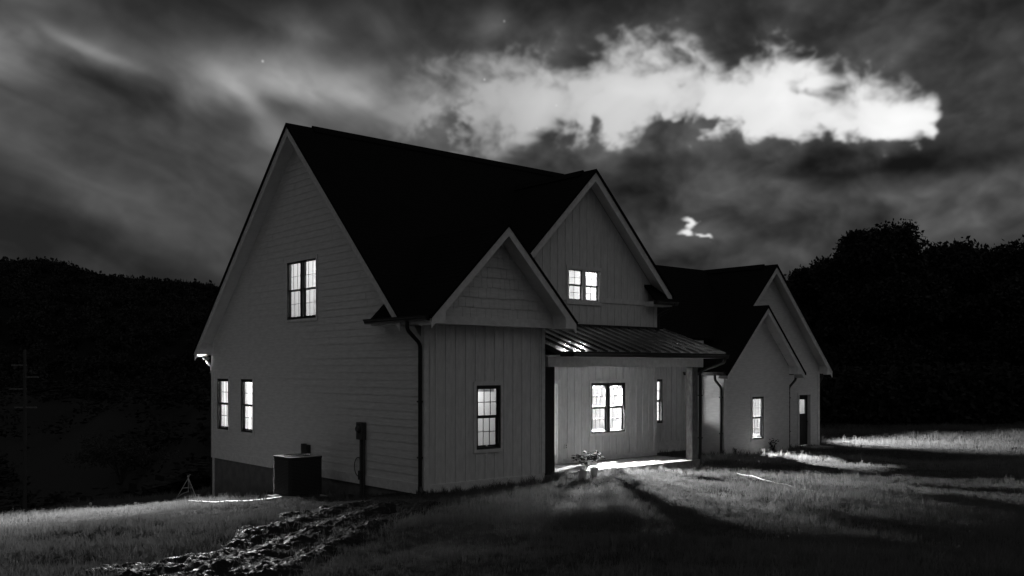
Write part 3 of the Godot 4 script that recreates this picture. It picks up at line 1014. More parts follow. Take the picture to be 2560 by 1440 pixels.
	obj("porch_floor", st, M.concrete, po)
	st = mb()
	cbx(st, 3.8, 10.03, 2.85, 3.10, -0.30, -0.05, 0.008)
	obj("beam", st, M.trim, po)
	st = mb()
	bx(st, 9.79, 10.03, 2.851, 3.099, -1.74, -0.30)
	obj("side_beam", st, M.trim, po)
	var post := node("porch_post", po, Vector3(9.66, 0.15, -0.18))
	st = mb()
	cbx(st, -0.125, 0.125, 0.0, 2.70, -0.125, 0.125, 0.012)
	obj("shaft", st, M.wood, post)
	post = node("porch_post", po, Vector3(3.84, 0.15, -0.16))
	post.set_meta("label", "dark porch post against the bay")
	st = mb()
	cbx(st, -0.20, 0.155, -0.0, 2.70, -0.14, 0.14, 0.012)
	obj("shaft", st, M.dark_wood, post)
	st = mb()
	bx(st, 3.62, 10.0, 3.02, 3.06, -1.74, -0.31)
	obj("porch_ceiling", st, M.trim, po)
	st = mb()
	bx(st, 3.62, 10.2, 3.101, 3.14, -0.28, 0.56)
	obj("porch_soffit", st, M.trim, po)
	var pr := node("porch_roof", house)
	# panels of standing-seam metal, eave at z 0.6, top at the dormer wall
	var n_p := 16
	var pw := (10.24 - 3.63) / n_p
	var e0 := Vector3(0, 3.235, 0.60); var e1 := Vector3(0, 4.02, -1.74)
	var nrm := Vector3(0, 2.34, 0.785).normalized()
	for i in n_p:
		var xa := 3.63 + pw * i; var xb := xa + pw
		st = mb()
		var prof := PackedFloat32Array([0.0, 0.012, 0.11, 0.115, 0.13, 0.135, 0.20, 0.205, 0.22, 0.225, 0.29, 0.295, 0.31, 0.315, 0.40])
		var last := Vector2.ZERO
		var bow := rng.randf_range(-0.0025, 0.0025)
		for k in range(prof.size()):
			var fx := minf(prof[k], pw - 0.012)
			var up := 0.0035 if (k in [3, 4, 7, 8, 11, 12]) else bow * sin(fx / pw * PI)
			var cur := Vector2(xa + fx, up)
			if k > 0 and cur.x > last.x + 1e-5:
				var pn := (nrm + Vector3(-(cur.y - last.y) / (cur.x - last.x), 0, 0)).normalized()
				quad(st, Vector3(last.x, e0.y, e0.z) + nrm * last.y, Vector3(cur.x, e0.y, e0.z) + nrm * cur.y, Vector3(cur.x, e1.y, e1.z) + nrm * cur.y, Vector3(last.x, e1.y, e1.z) + nrm * last.y, pn)
			last = cur
		var pnl := obj("metal_panel", st, M.roof_metal, pr)
		st = mb()
		var q := [Vector3(xb - 0.012, 0, 0), Vector3(xb, 0, 0)]
		var hgt := nrm * 0.038
		for zz in [[q[0], Vector3.LEFT], [q[1], Vector3.RIGHT]]:
			quad(st, zz[0] + e0, zz[0] + e1, zz[0] + e1 + hgt, zz[0] + e0 + hgt, zz[1])
		quad(st, q[0] + e0 + hgt, q[1] + e0 + hgt, q[1] + e1 + hgt, q[0] + e1 + hgt, nrm)
		quad(st, q[0] + e0, q[1] + e0, q[1] + e0 + hgt, q[0] + e0 + hgt, Vector3.BACK)
		obj("standing_seam", st, M.roof_metal, pr)
	var prs := node("porch_roof_edge", house, Vector3.ZERO, -PI / 2)
	st = mb()
	ext(st, PackedVector2Array([Vector2(0.595, 3.225), Vector2(-1.73, 4.005), Vector2(-1.73, 3.93), Vector2(0.595, 3.10)]), -10.23, -3.63)
	obj("roof_deck", st, M.black_metal, prs)
	st = mb()
	bx(st, 3.9, 9.92, 3.98, 4.07, -1.745, -1.70)
	obj("flashing", st, M.black_metal, house)
	gutter(house, Vector3(3.98, 3.10, 0.59), 0.0, 6.28)
	# ---- connector wall between the main block and the wing
	var cw := node("connector_wall", house, Vector3(0, 0, -3.9))
	poly = PackedVector2Array([Vector2(9.9, -0.06), Vector2(14.5, -0.06), Vector2(14.5, 3.7), Vector2(9.9, 3.7)])
	holes = [[11.85, 12.75, 0.93, 2.44]]
	sheathing(cw, poly, holes, M.panel)
	battens(cw, PackedVector2Array([Vector2(9.9, 0.3), Vector2(14.25, 0.3), Vector2(14.25, 3.6), Vector2(9.9, 3.6)]), holes, 10.1, 0.288)
	st = mb()
	bx(st, 9.9, 14.28, -0.08, 0.25, 0.001, 0.03)
	obj("skirt_board", st, M.trim, cw)
	st = mb()
	bx(st, 9.92, 14.3, -1.0, -0.08, -0.2, -0.03)
	obj("foundation_wall", st, M.foundation, cw)
	window(cw, 11.85, 12.75, 0.93, 2.44, 1, 2, 0.016)
	var crf := node("connector_roof", house, Vector3.ZERO, -PI / 2)
	slope(crf, -6.4, 6.79, -3.5, 3.89, -18.4, -10.0)
	slope(crf, -6.4, 6.79, -10.5, 2.7, -18.4, -10.0)
	st = mb()
	bx(st, -3.9, -3.55, 3.7, 3.82, -14.6, -10.0)
	obj("eave_box", st, M.trim, crf)
	# ---- wing with its gable
	var wl := node("wing_side_wall", house, Vector3(14.3, 0, 0), -PI / 2)
	poly = PackedVector2Array([Vector2(-4.0, -0.55), Vector2(-2.46, -0.55), Vector2(-2.46, 2.75), Vector2(-4.0, 2.75)])
	sheathing(wl, poly, [], M.trim)
	lap_siding(wl, PackedVector2Array([Vector2(-3.9, -0.5), Vector2(-2.46, -0.5), Vector2(-2.46, 2.72), Vector2(-3.9, 2.72)]), [], -0.5)
	var wf := node("wing_wall", house, Vector3(0, 0, -2.46))
	poly = PackedVector2Array([Vector2(14.3, -0.6), Vector2(18.3, -0.6), Vector2(18.3, 2.85), Vector2(16.36, 4.84), Vector2(14.3, 2.78)])
	holes = [[15.93, 16.65, 0.28, 1.80]]
	sheathing(wf, poly, holes, M.trim)
	lap_siding(wf, PackedVector2Array([Vector2(14.42, -0.55), Vector2(18.3, -0.55), Vector2(18.3, 2.85), Vector2(16.36, 4.84), Vector2(14.42, 2.9)]), holes, -0.55)
	st = mb()
	bx(st, 14.28, 14.42, -0.55, 2.75, 0.001, 0.03)
	obj("corner_board", st, M.trim, wf)
	window(wf, 15.93, 16.65, 0.28, 1.80, 1, 3, 0.013)
	rake(wf, 16.36, 5.06, 13.98, 2.68, 0.40, 0.0, 0.2)
	rake(wf, 16.36, 5.06, 18.74, 2.68, 0.40, 0.0, 0.2)
	for sgn in [[13.98, 14.3], [18.74, 18.3]]:
		st = mb()
		ext(st, PackedVector2Array([Vector2(sgn[1], 2.60), Vector2(sgn[0], 2.60), Vector2(sgn[0], 2.66), Vector2(sgn[1], 2.99)]), -0.02, 0.39)
		obj("eave_return", st, M.trim, wf)
	for k in 3:  # pale blocks stand in for specks of light on the rake soffit
		st = mb()
		var xx := 17.05 + 0.42 * k
		cbx(st, xx - 0.03, xx + 0.03, 5.06 - (xx - 16.36) - 0.265, 5.06 - (xx - 16.36) - 0.235, 0.08, 0.14, 0.01)
		obj("light_speck", st, M.pale_plastic, wf)
	st = mb()
	bx(st, 14.0, 14.3, 2.60, 2.68, -1.45, -0.03)
	obj("eave_box", st, M.trim, wf)
	var wrf := node("wing_roof", house, Vector3(0, 0, -2.46))
	slope(wrf, 16.36, 5.06, 13.94, 2.64, -1.40, 0.43)
	slope(wrf, 16.36, 5.06, 18.78, 2.64, -1.04, 0.43)
	gutter(house, Vector3(13.95, 2.57, -3.85), -PI / 2, 1.75)
	gutter(house, Vector3(18.76, 2.57, -2.10), PI / 2, 1.3)
	st = mb()
	bx(st, 18.18, 18.3, -0.6, 2.7, -3.6, -2.6)
	obj("wing_end_wall", st, M.siding, house)
	# ---- garage
	var gw := node("garage_wall", house, Vector3(0, 0, -3.5))
	poly = PackedVector2Array([Vector2(14.86, -0.7), Vector2(22.1, -0.7), Vector2(22.1, 2.92), Vector2(18.48, 6.54), Vector2(14.86, 2.92)])
	holes = [[14.861, 18.17, -0.7, 2.45], [20.62, 21.42, -0.28, 1.76]]
	sheathing(gw, poly, holes, M.trim)
	lap_siding(gw, PackedVector2Array([Vector2(14.86, -0.65), Vector2(21.99, -0.65), Vector2(21.99, 3.03), Vector2(18.48, 6.54), Vector2(14.86, 2.92)]), holes, -0.65)
	st = mb()
	bx(st, 21.99, 22.12, -0.65, 2.7, 0.001, 0.03)
	obj("corner_board", st, M.trim, gw)
	rake(gw, 18.48, 6.76, 14.5, 2.78, 0.40, 0.0)
	rake(gw, 18.48, 6.76, 22.46, 2.78, 0.40, 0.0)
	st = mb()
	ext(st, PackedVector2Array([Vector2(22.1, 2.60), Vector2(22.47, 2.60), Vector2(22.47, 2.72), Vector2(22.1, 3.09)]), -4.0, 0.395)
	obj("eave_return", st, M.trim, gw)
	var grf := node("garage_roof", house, Vector3(0, 0, -3.5))
	slope(grf, 18.48, 6.76, 22.50, 2.74, -8.6, 0.44)
	slope(grf, 18.48, 6.76, 14.46, 2.74, -8.6, 0.44)
	st = mb()
	ext(st, PackedVector2Array([Vector2(18.3, 6.63), Vector2(18.48, 6.82), Vector2(18.66, 6.63)]), -8.4, -0.15)
	obj("ridge_vent", st, M.shingle, grf)
	gutter(house, Vector3(22.47, 2.62, -3.4), PI / 2, 8.0)
	st = mb()
	bx(st, 21.97, 22.1, -0.7, 2.9, -12.0, -3.64)
	obj("garage_side_wall", st, M.siding, house)
	st = mb()
	bx(st, 10.0, 22.1, -0.7, 3.0, -12.0, -11.86)
	obj("garage_rear_wall", st, M.siding, house)
	# garage side door, set back in the wall
	var gd := node("side_door", house, Vector3(20.62, -0.28, -3.5))
	st = mb()
	bx(st, -0.09, 0.0, 0, 2.04, -0.02, 0.036); bx(st, 0.80, 0.89, 0, 2.04, -0.02, 0.036); bx(st, -0.09, 0.89, 2.04, 2.14, -0.02, 0.036)
	bx(st, 0.765, 0.80, 0, 2.04, -0.14, -0.02); bx(st, 0.0, 0.03, 0, 2.04, -0.14, -0.02)
	obj("casing", st, M.trim, gd)
	st = mb()
	bx(st, 0.03, 0.765, 0.02, 1.28, -0.13, -0.085); bx(st, 0.03, 0.17, 1.28, 2.03, -0.13, -0.085); bx(st, 0.62, 0.765, 1.28, 2.03, -0.13, -0.085); bx(st, 0.17, 0.62, 1.85, 2.03, -0.13, -0.085)
	obj("door_leaf", st, M.dark_wood, gd)
	st = mb()
	quad(st, Vector3(0.17, 1.28, -0.11), Vector3(0.62, 1.28, -0.11), Vector3(0.62, 1.85, -0.11), Vector3(0.17, 1.85, -0.11), Vector3.BACK)
	obj("pane", st, M.glass, gd)
	st = mb()
	tube(st, PackedVector3Array([Vector3(0.70, 0.95, -0.085), Vector3(0.70, 0.95, -0.03)]), 0.025)
	obj("handle", st, M.black_metal, gd)
	st = mb()
	bx(st, -0.25, 1.1, -0.35, 0.0, 0.0, 0.9)
	obj("door_step", st, M.concrete, gd)
	# ---- downspouts
	downspout(PackedVector3Array([Vector3(-0.44, 3.86, -0.05), Vector3(-0.44, 3.66, -0.05), Vector3(-0.075, 3.36, -0.08), Vector3(-0.075, 0.05, -0.08)]))
	downspout(PackedVector3Array([Vector3(10.1, 3.12, 0.66), Vector3(10.1, 2.98, 0.66), Vector3(9.98, 2.72, -0.12), Vector3(9.98, 0.0, -0.12)]))
	downspout(PackedVector3Array([Vector3(13.88, 2.6, -2.52), Vector3(13.88, 2.42, -2.52), Vector3(14.23, 2.15, -2.52), Vector3(14.23, -0.2, -2.52)]))
	downspout(PackedVector3Array([Vector3(18.82, 2.6, -2.5), Vector3(18.82, 2.4, -2.5), Vector3(18.36, 2.1, -2.5), Vector3(18.36, -0.3, -2.5)]))
	downspout(PackedVector3Array([Vector3(22.54, 2.62, -3.6), Vector3(22.54, 2.45, -3.6), Vector3(22.17, 2.15, -3.6), Vector3(22.17, -0.3, -3.6)]))
	downspout(PackedVector3Array([Vector3(0.0, 3.26, -12.2), Vector3(0.0, 3.1, -12.2), Vector3(0.04, 2.85, -11.80), Vector3(0.04, -1.4, -11.80)]))
	downspout(PackedVector3Array([Vector3(10.27, 4.75, -1.45), Vector3(10.27, 4.62, -1.45), Vector3(9.98, 4.45, -1.72), Vector3(9.98, 3.95, -1.72)]), false)
	# ---- electric meter on the left wall
	var em := node("electric_meter", house, Vector3(0, 0, 0), -PI / 2)
	st = mb()
	cbx(st, -2.68, -2.42, 1.08, 1.50, 0.022, 0.15, 0.012)
	obj("box", st, M.grey_metal, em)
	st = mb()
	var prof := PackedVector2Array([Vector2(0.085, 0), Vector2(0.085, 0.05), Vector2(0.06, 0.07), Vector2(0, 0.072)])
	lathe(st, prof, Vector3.ZERO, 18)
	var dial := obj("dial", st, M.grey_metal, em)
	dial.rotation.x = PI / 2
	dial.position = Vector3(-2.55, 1.34, 0.15)
	st = mb()
	tube(st, PackedVector3Array([Vector3(-2.55, 1.1, 0.08), Vector3(-2.55, -0.4, 0.08)]), 0.045, 10)
	tube(st, PackedVector3Array([Vector3(-2.45, 1.1, 0.07), Vector3(-2.45, -0.4, 0.07)]), 0.03, 10)
	obj("conduit", st, M.grey_metal, em)
	st = mb()
	cbx(st, -2.64, -2.47, 0.10, 0.32, 0.02, 0.12, 0.01)
	obj("junction_box", st, M.ac_metal, em)
	st = mb()
	var loop := PackedVector3Array()
	for k in 22:
		var a := deg_to_rad(-60.0 + 300.0 * k / 21.0)
		loop.append(Vector3(-2.66 - 0.20 * sin(a) * 0.9 - 0.06, 0.40 + 0.23 * cos(a), 0.06))
	tube(st, loop, 0.012, 6)
	obj("cable_loop", st, M.rubber, em)
	var db := node("disconnect_box", house, Vector3.ZERO, -PI / 2)
	st = mb()
	cbx(st, -5.55, -5.40, 0.52, 0.80, 0.02, 0.12, 0.01)
	obj("box", st, M.ac_metal, db)
	st = mb()
	cbx(st, -5.37, -5.20, 0.50, 0.78, 0.02, 0.13, 0.01)
	obj("box", st, M.ac_metal, db)
	# ---- flood lamps under the eaves
	flood(Vector3(0.06, 3.235, -12.32), 400.0, [Vector3(-0.65, -0.22, 0.75), Vector3(-0.85, -0.3, 0.3)])
	flood(Vector3(22.62, 2.62, -5.4), 520.0, [Vector3(0.6, -0.36, 0.72)])

func flood(at: Vector3, energy: float, aims: Array) -> void:
	var f := node("flood_light", house, at)
	var st := mb()
	lathe(st, PackedVector2Array([Vector2(0.06, 0.02), Vector2(0.06, -0.02), Vector2(0.02, -0.03), Vector2(0.0, -0.03)]), Vector3.ZERO, 14)
	obj("base", st, M.pale_plastic, f)
	for s in [-1.0, 1.0]:
		st = mb()
		lathe(st, PackedVector2Array([Vector2(0.0, 0.0), Vector2(0.022, -0.005), Vector2(0.03, -0.05), Vector2(0.055, -0.10), Vector2(0.055, -0.12)]), Vector3.ZERO, 14)
		var hd := obj("head", st, M.pale_plastic, f)
		hd.rotation = Vector3(0.45, 0, 0.75 * s)
		hd.position = Vector3(0.0, -0.03, 0)
		st = mb()
		lathe(st, PackedVector2Array([Vector2(0.054, -0.118), Vector2(0.03, -0.128), Vector2(0.0, -0.13)]), Vector3.ZERO, 14)
		var ln := obj("lamp_lens", st, M.lamp_glow, f)
		ln.rotation = hd.rotation
		ln.position = hd.position
	for aim in aims:
		var o := SpotLight3D.new()
		o.name = "flood_light_source"
		o.light_energy = energy
		o.light_size = 0.06
		o.spot_range = 60.0
		o.spot_attenuation = 2.0
		o.spot_angle = 42.0
		o.spot_angle_attenuation = 0.9
		o.shadow_enabled = true
		f.add_child(o, true)
		o.basis = Basis.looking_at((aim as Vector3).normalized())
		o.position = Vector3(0, -0.2, 0) + (aim as Vector3).normalized() * 0.04

func curtain(label: String, u0: float, v: float, width: float, h0: float, h1: float, folds: int, axis_u: bool, phase: float) -> void:
	var st := mb()
	var n := folds * 8
	for i in n:
		var p := []
		for k in [i, i + 1]:
			var t := float(k) / n
			var z := 0.035 * sin(t * folds * PI2 + phase) + 0.012 * sin(t * folds * 3.7 + phase * 2.0)
			p.append(Vector3(t * width, 0, z))
		var nn := Vector3(p[0].z - p[1].z, 0, p[1].x - p[0].x).normalized()
		quad(st, p[0] + Vector3(0, h0, 0), p[1] + Vector3(0, h0, 0), p[1] + Vector3(0, h1, 0), p[0] + Vector3(0, h1, 0), nn)
	var o := obj("curtain", st, M.curtain_cloth, self)
	o.transform = house.transform * Transform3D(Basis(Vector3.UP, 0.0 if axis_u else -PI / 2), Vector3(u0, 0, -v))
	tag(o, label, "curtain", "curtains behind the lit gable windows")

func interiors() -> void:
	room("rear_bedroom", 0.16, 4.0, 0.1, 2.75, 7.6, 11.55, [[2.0, 9.6, 2.75]], 24.0, M.room)
	room("loft_room", 0.16, 4.0, 3.3, 6.2, 4.0, 7.4, [[2.2, 5.7, 6.2]], 9.0, M.room)
	room("bay_room", 0.16, 3.45, 0.15, 2.75, 0.15, 4.2, [[2.9, 3.2, 2.75]], 5.0, M.room)
	room("living_room", 3.75, 9.75, 0.15, 2.75, 1.9, 6.6, [[9.45, 2.6, 2.52, 24.0, Vector3(7.6, 1.6, 1.75)], [9.3, 3.6, 2.75, 40.0, Vector3(7.8, 1.6, 1.75)], [8.9, 4.3, 2.75, 34.0, Vector3(7.8, 1.6, 1.75)],  # last lamp on this line is added to fill between the beams
		[8.1, 3.8, 2.75, 38.0, Vector3(7.8, 1.6, 1.75)], [6.85, 4.4, 2.75, 50.0, Vector3(7.9, 1.6, 1.75)], [7.4, 5.6, 2.75, 0.9]], 10.0, M.room_dark)
	room("dormer_room", 5.0, 8.95, 3.5, 6.2, 1.9, 4.6, [[6.9, 3.9, 6.2, 0.3], [8.08, 3.0, 5.76, 0.24], [8.59, 3.0, 5.76, 0.24]], 9.0, M.room)
	room("connector_room", 10.15, 14.1, 0.0, 2.75, 4.05, 8.0, [[11.5, 5.4, 2.75], [11.3, 4.42, 1.15, 0.42]], 12.0, M.room)  # the low lamp is added to brighten the top of the wing side wall
	room("wing_room", 14.5, 18.1, -0.45, 2.35, 2.61, 6.4, [[16.95, 4.2, 2.35, 150.0, Vector3(16.3, 1.0, 2.46)], [15.8, 4.9, 2.35]], 6.0, M.room_dark)
	room("garage_room", 18.5, 21.9, -0.45, 2.5, 3.65, 8.0, [[20.2, 5.2, 2.5]], 5.0, M.room)
	# rooms whose windows are in the left wall are open on that side
	for r in [["rear_bedroom"], ["loft_room"]]:
		var nd := house.get_node(r[0])
		nd.get_node("side_wall").free()
	for r in [[7.6, 11.55, 0.1, 2.75], [4.0, 7.4, 3.3, 6.2]]:
		var st := mb()
		bx(st, 0.15, 4.06, r[2], r[3], -r[0], -r[0] + 0.06)
		obj("partition", st, M.room, house.get_node("rear_bedroom" if r[2] < 1.0 else "loft_room"))
	curtain("pale curtain in the lit window nearest the rear corner, left half", 0.24, 11.3, 0.40, 0.85, 2.6, 4, false, 0.4)
	curtain("pale curtain in the lit window nearest the rear corner, right half", 0.24, 10.82, 0.44, 0.85, 2.6, 4, false, 1.9)
	curtain("pale curtain in the second lit window from the rear corner, left half", 0.24, 9.56, 0.38, 0.85, 2.6, 4, false, 2.6)
	curtain("pale curtain in the second lit window from the rear corner, right half", 0.24, 9.08, 0.30, 0.85, 2.6, 3, false, 0.9)
	# a low cabinet with a crate, seen through the double window
	var p := hw(9.35, 0.15, 2.65)
	var t := thing("cabinet", "low dark cabinet inside the room behind the double window", "cabinet", p, house.rotation.y)
	var st := mb()
	bx(st, -0.3, 0.38, 0.02, 0.60, -0.45, 0.45)
	obj("carcass", st, M.dark_wood, t)
	st = mb()
	bx(st, -0.33, 0.40, 0.60, 0.64, -0.47, 0.47)
	obj("top", st, M.wood, t)
	t = thing("crate", "small framed crate standing on the cabinet behind the double window", "crate", hw(9.3, 0.79, 2.6), house.rotation.y + 0.35)
	st = mb()
	bx(st, -0.2, -0.16, 0, 0.36, -0.2, 0.2); bx(st, 0.16, 0.2, 0, 0.36, -0.2, 0.2); bx(st, -0.16, 0.16, 0.32, 0.36, -0.2, 0.2); bx(st, -0.16, 0.16, 0.0, 0.04, -0.2, 0.2)
	obj("frame", st, M.dark_wood, t)
	st = mb()
	bx(st, -0.16, 0.16, 0.04, 0.32, -0.18, 0.17)
	obj("panel", st, M.grey_metal, t)
	# table and bowl seen through the wing window
	t = thing("side_table", "small table inside the wing behind its narrow window", "table", hw(17.45, -0.45, 3.4), house.rotation.y)
	st = mb()
	lathe(st, PackedVector2Array([Vector2(0, 0.66), Vector2(0.35, 0.66), Vector2(0.35, 0.70), Vector2(0, 0.70)]), Vector3.ZERO, 24)
	obj("top", st, M.pale_plastic, t)
	for k in 3:
		st = mb()
		var a := PI2 * k / 3.0
		tube(st, PackedVector3Array([Vector3(cos(a) * 0.2, 0.66, sin(a) * 0.2), Vector3(cos(a) * 0.3, 0, sin(a) * 0.3)]), 0.018)
		obj("leg", st, M.wood, t)
	t = thing("bowl_plant", "white bowl with a dark bushy plant on the table in the wing window", "plant", hw(17.45, 0.25, 3.4))
	st = mb()
	lathe(st, PackedVector2Array([Vector2(0.0, 0.0), Vector2(0.08, 0.0), Vector2(0.17, 0.09), Vector2(0.18, 0.12), Vector2(0.165, 0.12), Vector2(0.0, 0.10)]), Vector3.ZERO, 24)
	obj("bowl", st, M.pale_plastic, t)
	leaves(t, "foliage", 60, Vector3(0, 0.20, 0), Vector3(0.17, 0.08, 0.17), 0.07)

func leaf_shape(st: SurfaceTool, base: Vector3, dir: Vector3, size: float, roll: float) -> void:
	var d := dir.normalized()
	var s := d.cross(Vector3.UP if absf(d.y) < 0.95 else Vector3.RIGHT).normalized().rotated(d, roll)
	var n := s.cross(d).normalized()
	var p := [base, base + d * size * 0.35 + s * size * 0.27 + n * size * 0.06, base + d * size * 0.7 + s * size * 0.2 + n * size * 0.03, base + d * size - n * size * 0.1, base + d * size * 0.7 - s * size * 0.2 + n * size * 0.03, base + d * size * 0.35 - s * size * 0.27 + n * size * 0.06, base + d * size * 0.5 - n * size * 0.02]
	for k in 6:
		tri(st, p[6], p[k], p[(k + 1) % 6], n)

func leaves(parent: Node, called: String, count: int, c: Vector3, r: Vector3, size: float) -> void:
	var st := mb()
	for k in count:
		var d := Vector3(rng.randfn(), rng.randfn() * 0.7 + 0.3, rng.randfn()).normalized()
		leaf_shape(st, c + d * r * rng.randf_range(0.4, 1.0), d + Vector3(0, rng.randf_range(-0.5, 0.4), 0), size * rng.randf_range(0.7, 1.3), rng.randf() * 3.0)
	obj(called, st, M.plant_leaf, parent)

# ------------------------------------------------------------------ things on the lawn
func pot_plant(label: String, u: float, v: float, scale: float) -> void:
	var t := thing("potted_plant", label, "plant", on_ground(u, v, 0.0), rng.randf() * 6.0, "potted plants before the porch")
	var st := mb()
	lathe(st, PackedVector2Array([Vector2(0.0, 0.0), Vector2(0.085, 0.0), Vector2(0.105, 0.20), Vector2(0.115, 0.20), Vector2(0.118, 0.235), Vector2(0.105, 0.235), Vector2(0.10, 0.21), Vector2(0, 0.20)]), Vector3.ZERO, 24)
	obj("pot", st, M.pale_plastic, t)
	st = mb()
	lathe(st, PackedVector2Array([Vector2(0.1, 0.212), Vector2(0.05, 0.225), Vector2(0, 0.22)]), Vector3.ZERO, 16)
	obj("potting_soil", st, M.soil, t)
	for k in 11:
		var a := PI2 * k / 11.0 + rng.randf_range(-0.2, 0.2)
		var out := rng.randf_range(0.06, 0.26) * scale
		var top := Vector3(cos(a) * out, 0.22 + rng.randf_range(0.22, 0.42) * scale, sin(a) * out)
		st = mb()
		tube(st, PackedVector3Array([Vector3(cos(a) * 0.03, 0.20, sin(a) * 0.03), Vector3(cos(a) * out * 0.5, 0.32, sin(a) * out * 0.5), top]), 0.006, 5, 0.004)
		obj("stem", st, M.grass_blade, t)
		st = mb()
		for j in 9:
			var b := PI2 * j / 9.0 * 1.6 + rng.randf()
			var dd := Vector3(cos(b), rng.randf_range(-0.35, 0.5), sin(b))
			leaf_shape(st, top + Vector3(0, -0.02 * (j % 4), 0), dd, rng.randf_range(0.09, 0.15) * scale, rng.randf_range(-0.4, 0.4))
		obj("leaf_cluster", st, M.plant_leaf, t)

func weed(label: String, u: float, v: float, height: float) -> void:
	var t := thing("weed", label, "weed", on_ground(u, v, -0.01), rng.randf() * 6.0, "weeds against the walls")
	for k in 7:
		var a := rng.randf() * PI2
		var lean := Vector3(cos(a), 0, sin(a)) * height * rng.randf_range(0.1, 0.35)
		var st := mb()
		var hh := height * rng.randf_range(0.55, 1.0)
		tube(st, PackedVector3Array([Vector3.ZERO, lean * 0.3 + Vector3(0, hh * 0.6, 0), lean + Vector3(0, hh, 0)]), 0.006, 5, 0.002)
		for j in 9:
			var f := (j + 1) / 10.0
			var p := (lean * 0.3 * f * 1.6 + Vector3(0, hh * 0.6 * f * 1.5, 0)) if f < 0.66 else (lean * f + Vector3(0, hh * f, 0))
			var b := rng.randf() * PI2
			leaf_shape(st, p, Vector3(cos(b), 0.5, sin(b)), height * 0.16, rng.randf())
		obj("stem", st, M.plant_leaf, t)

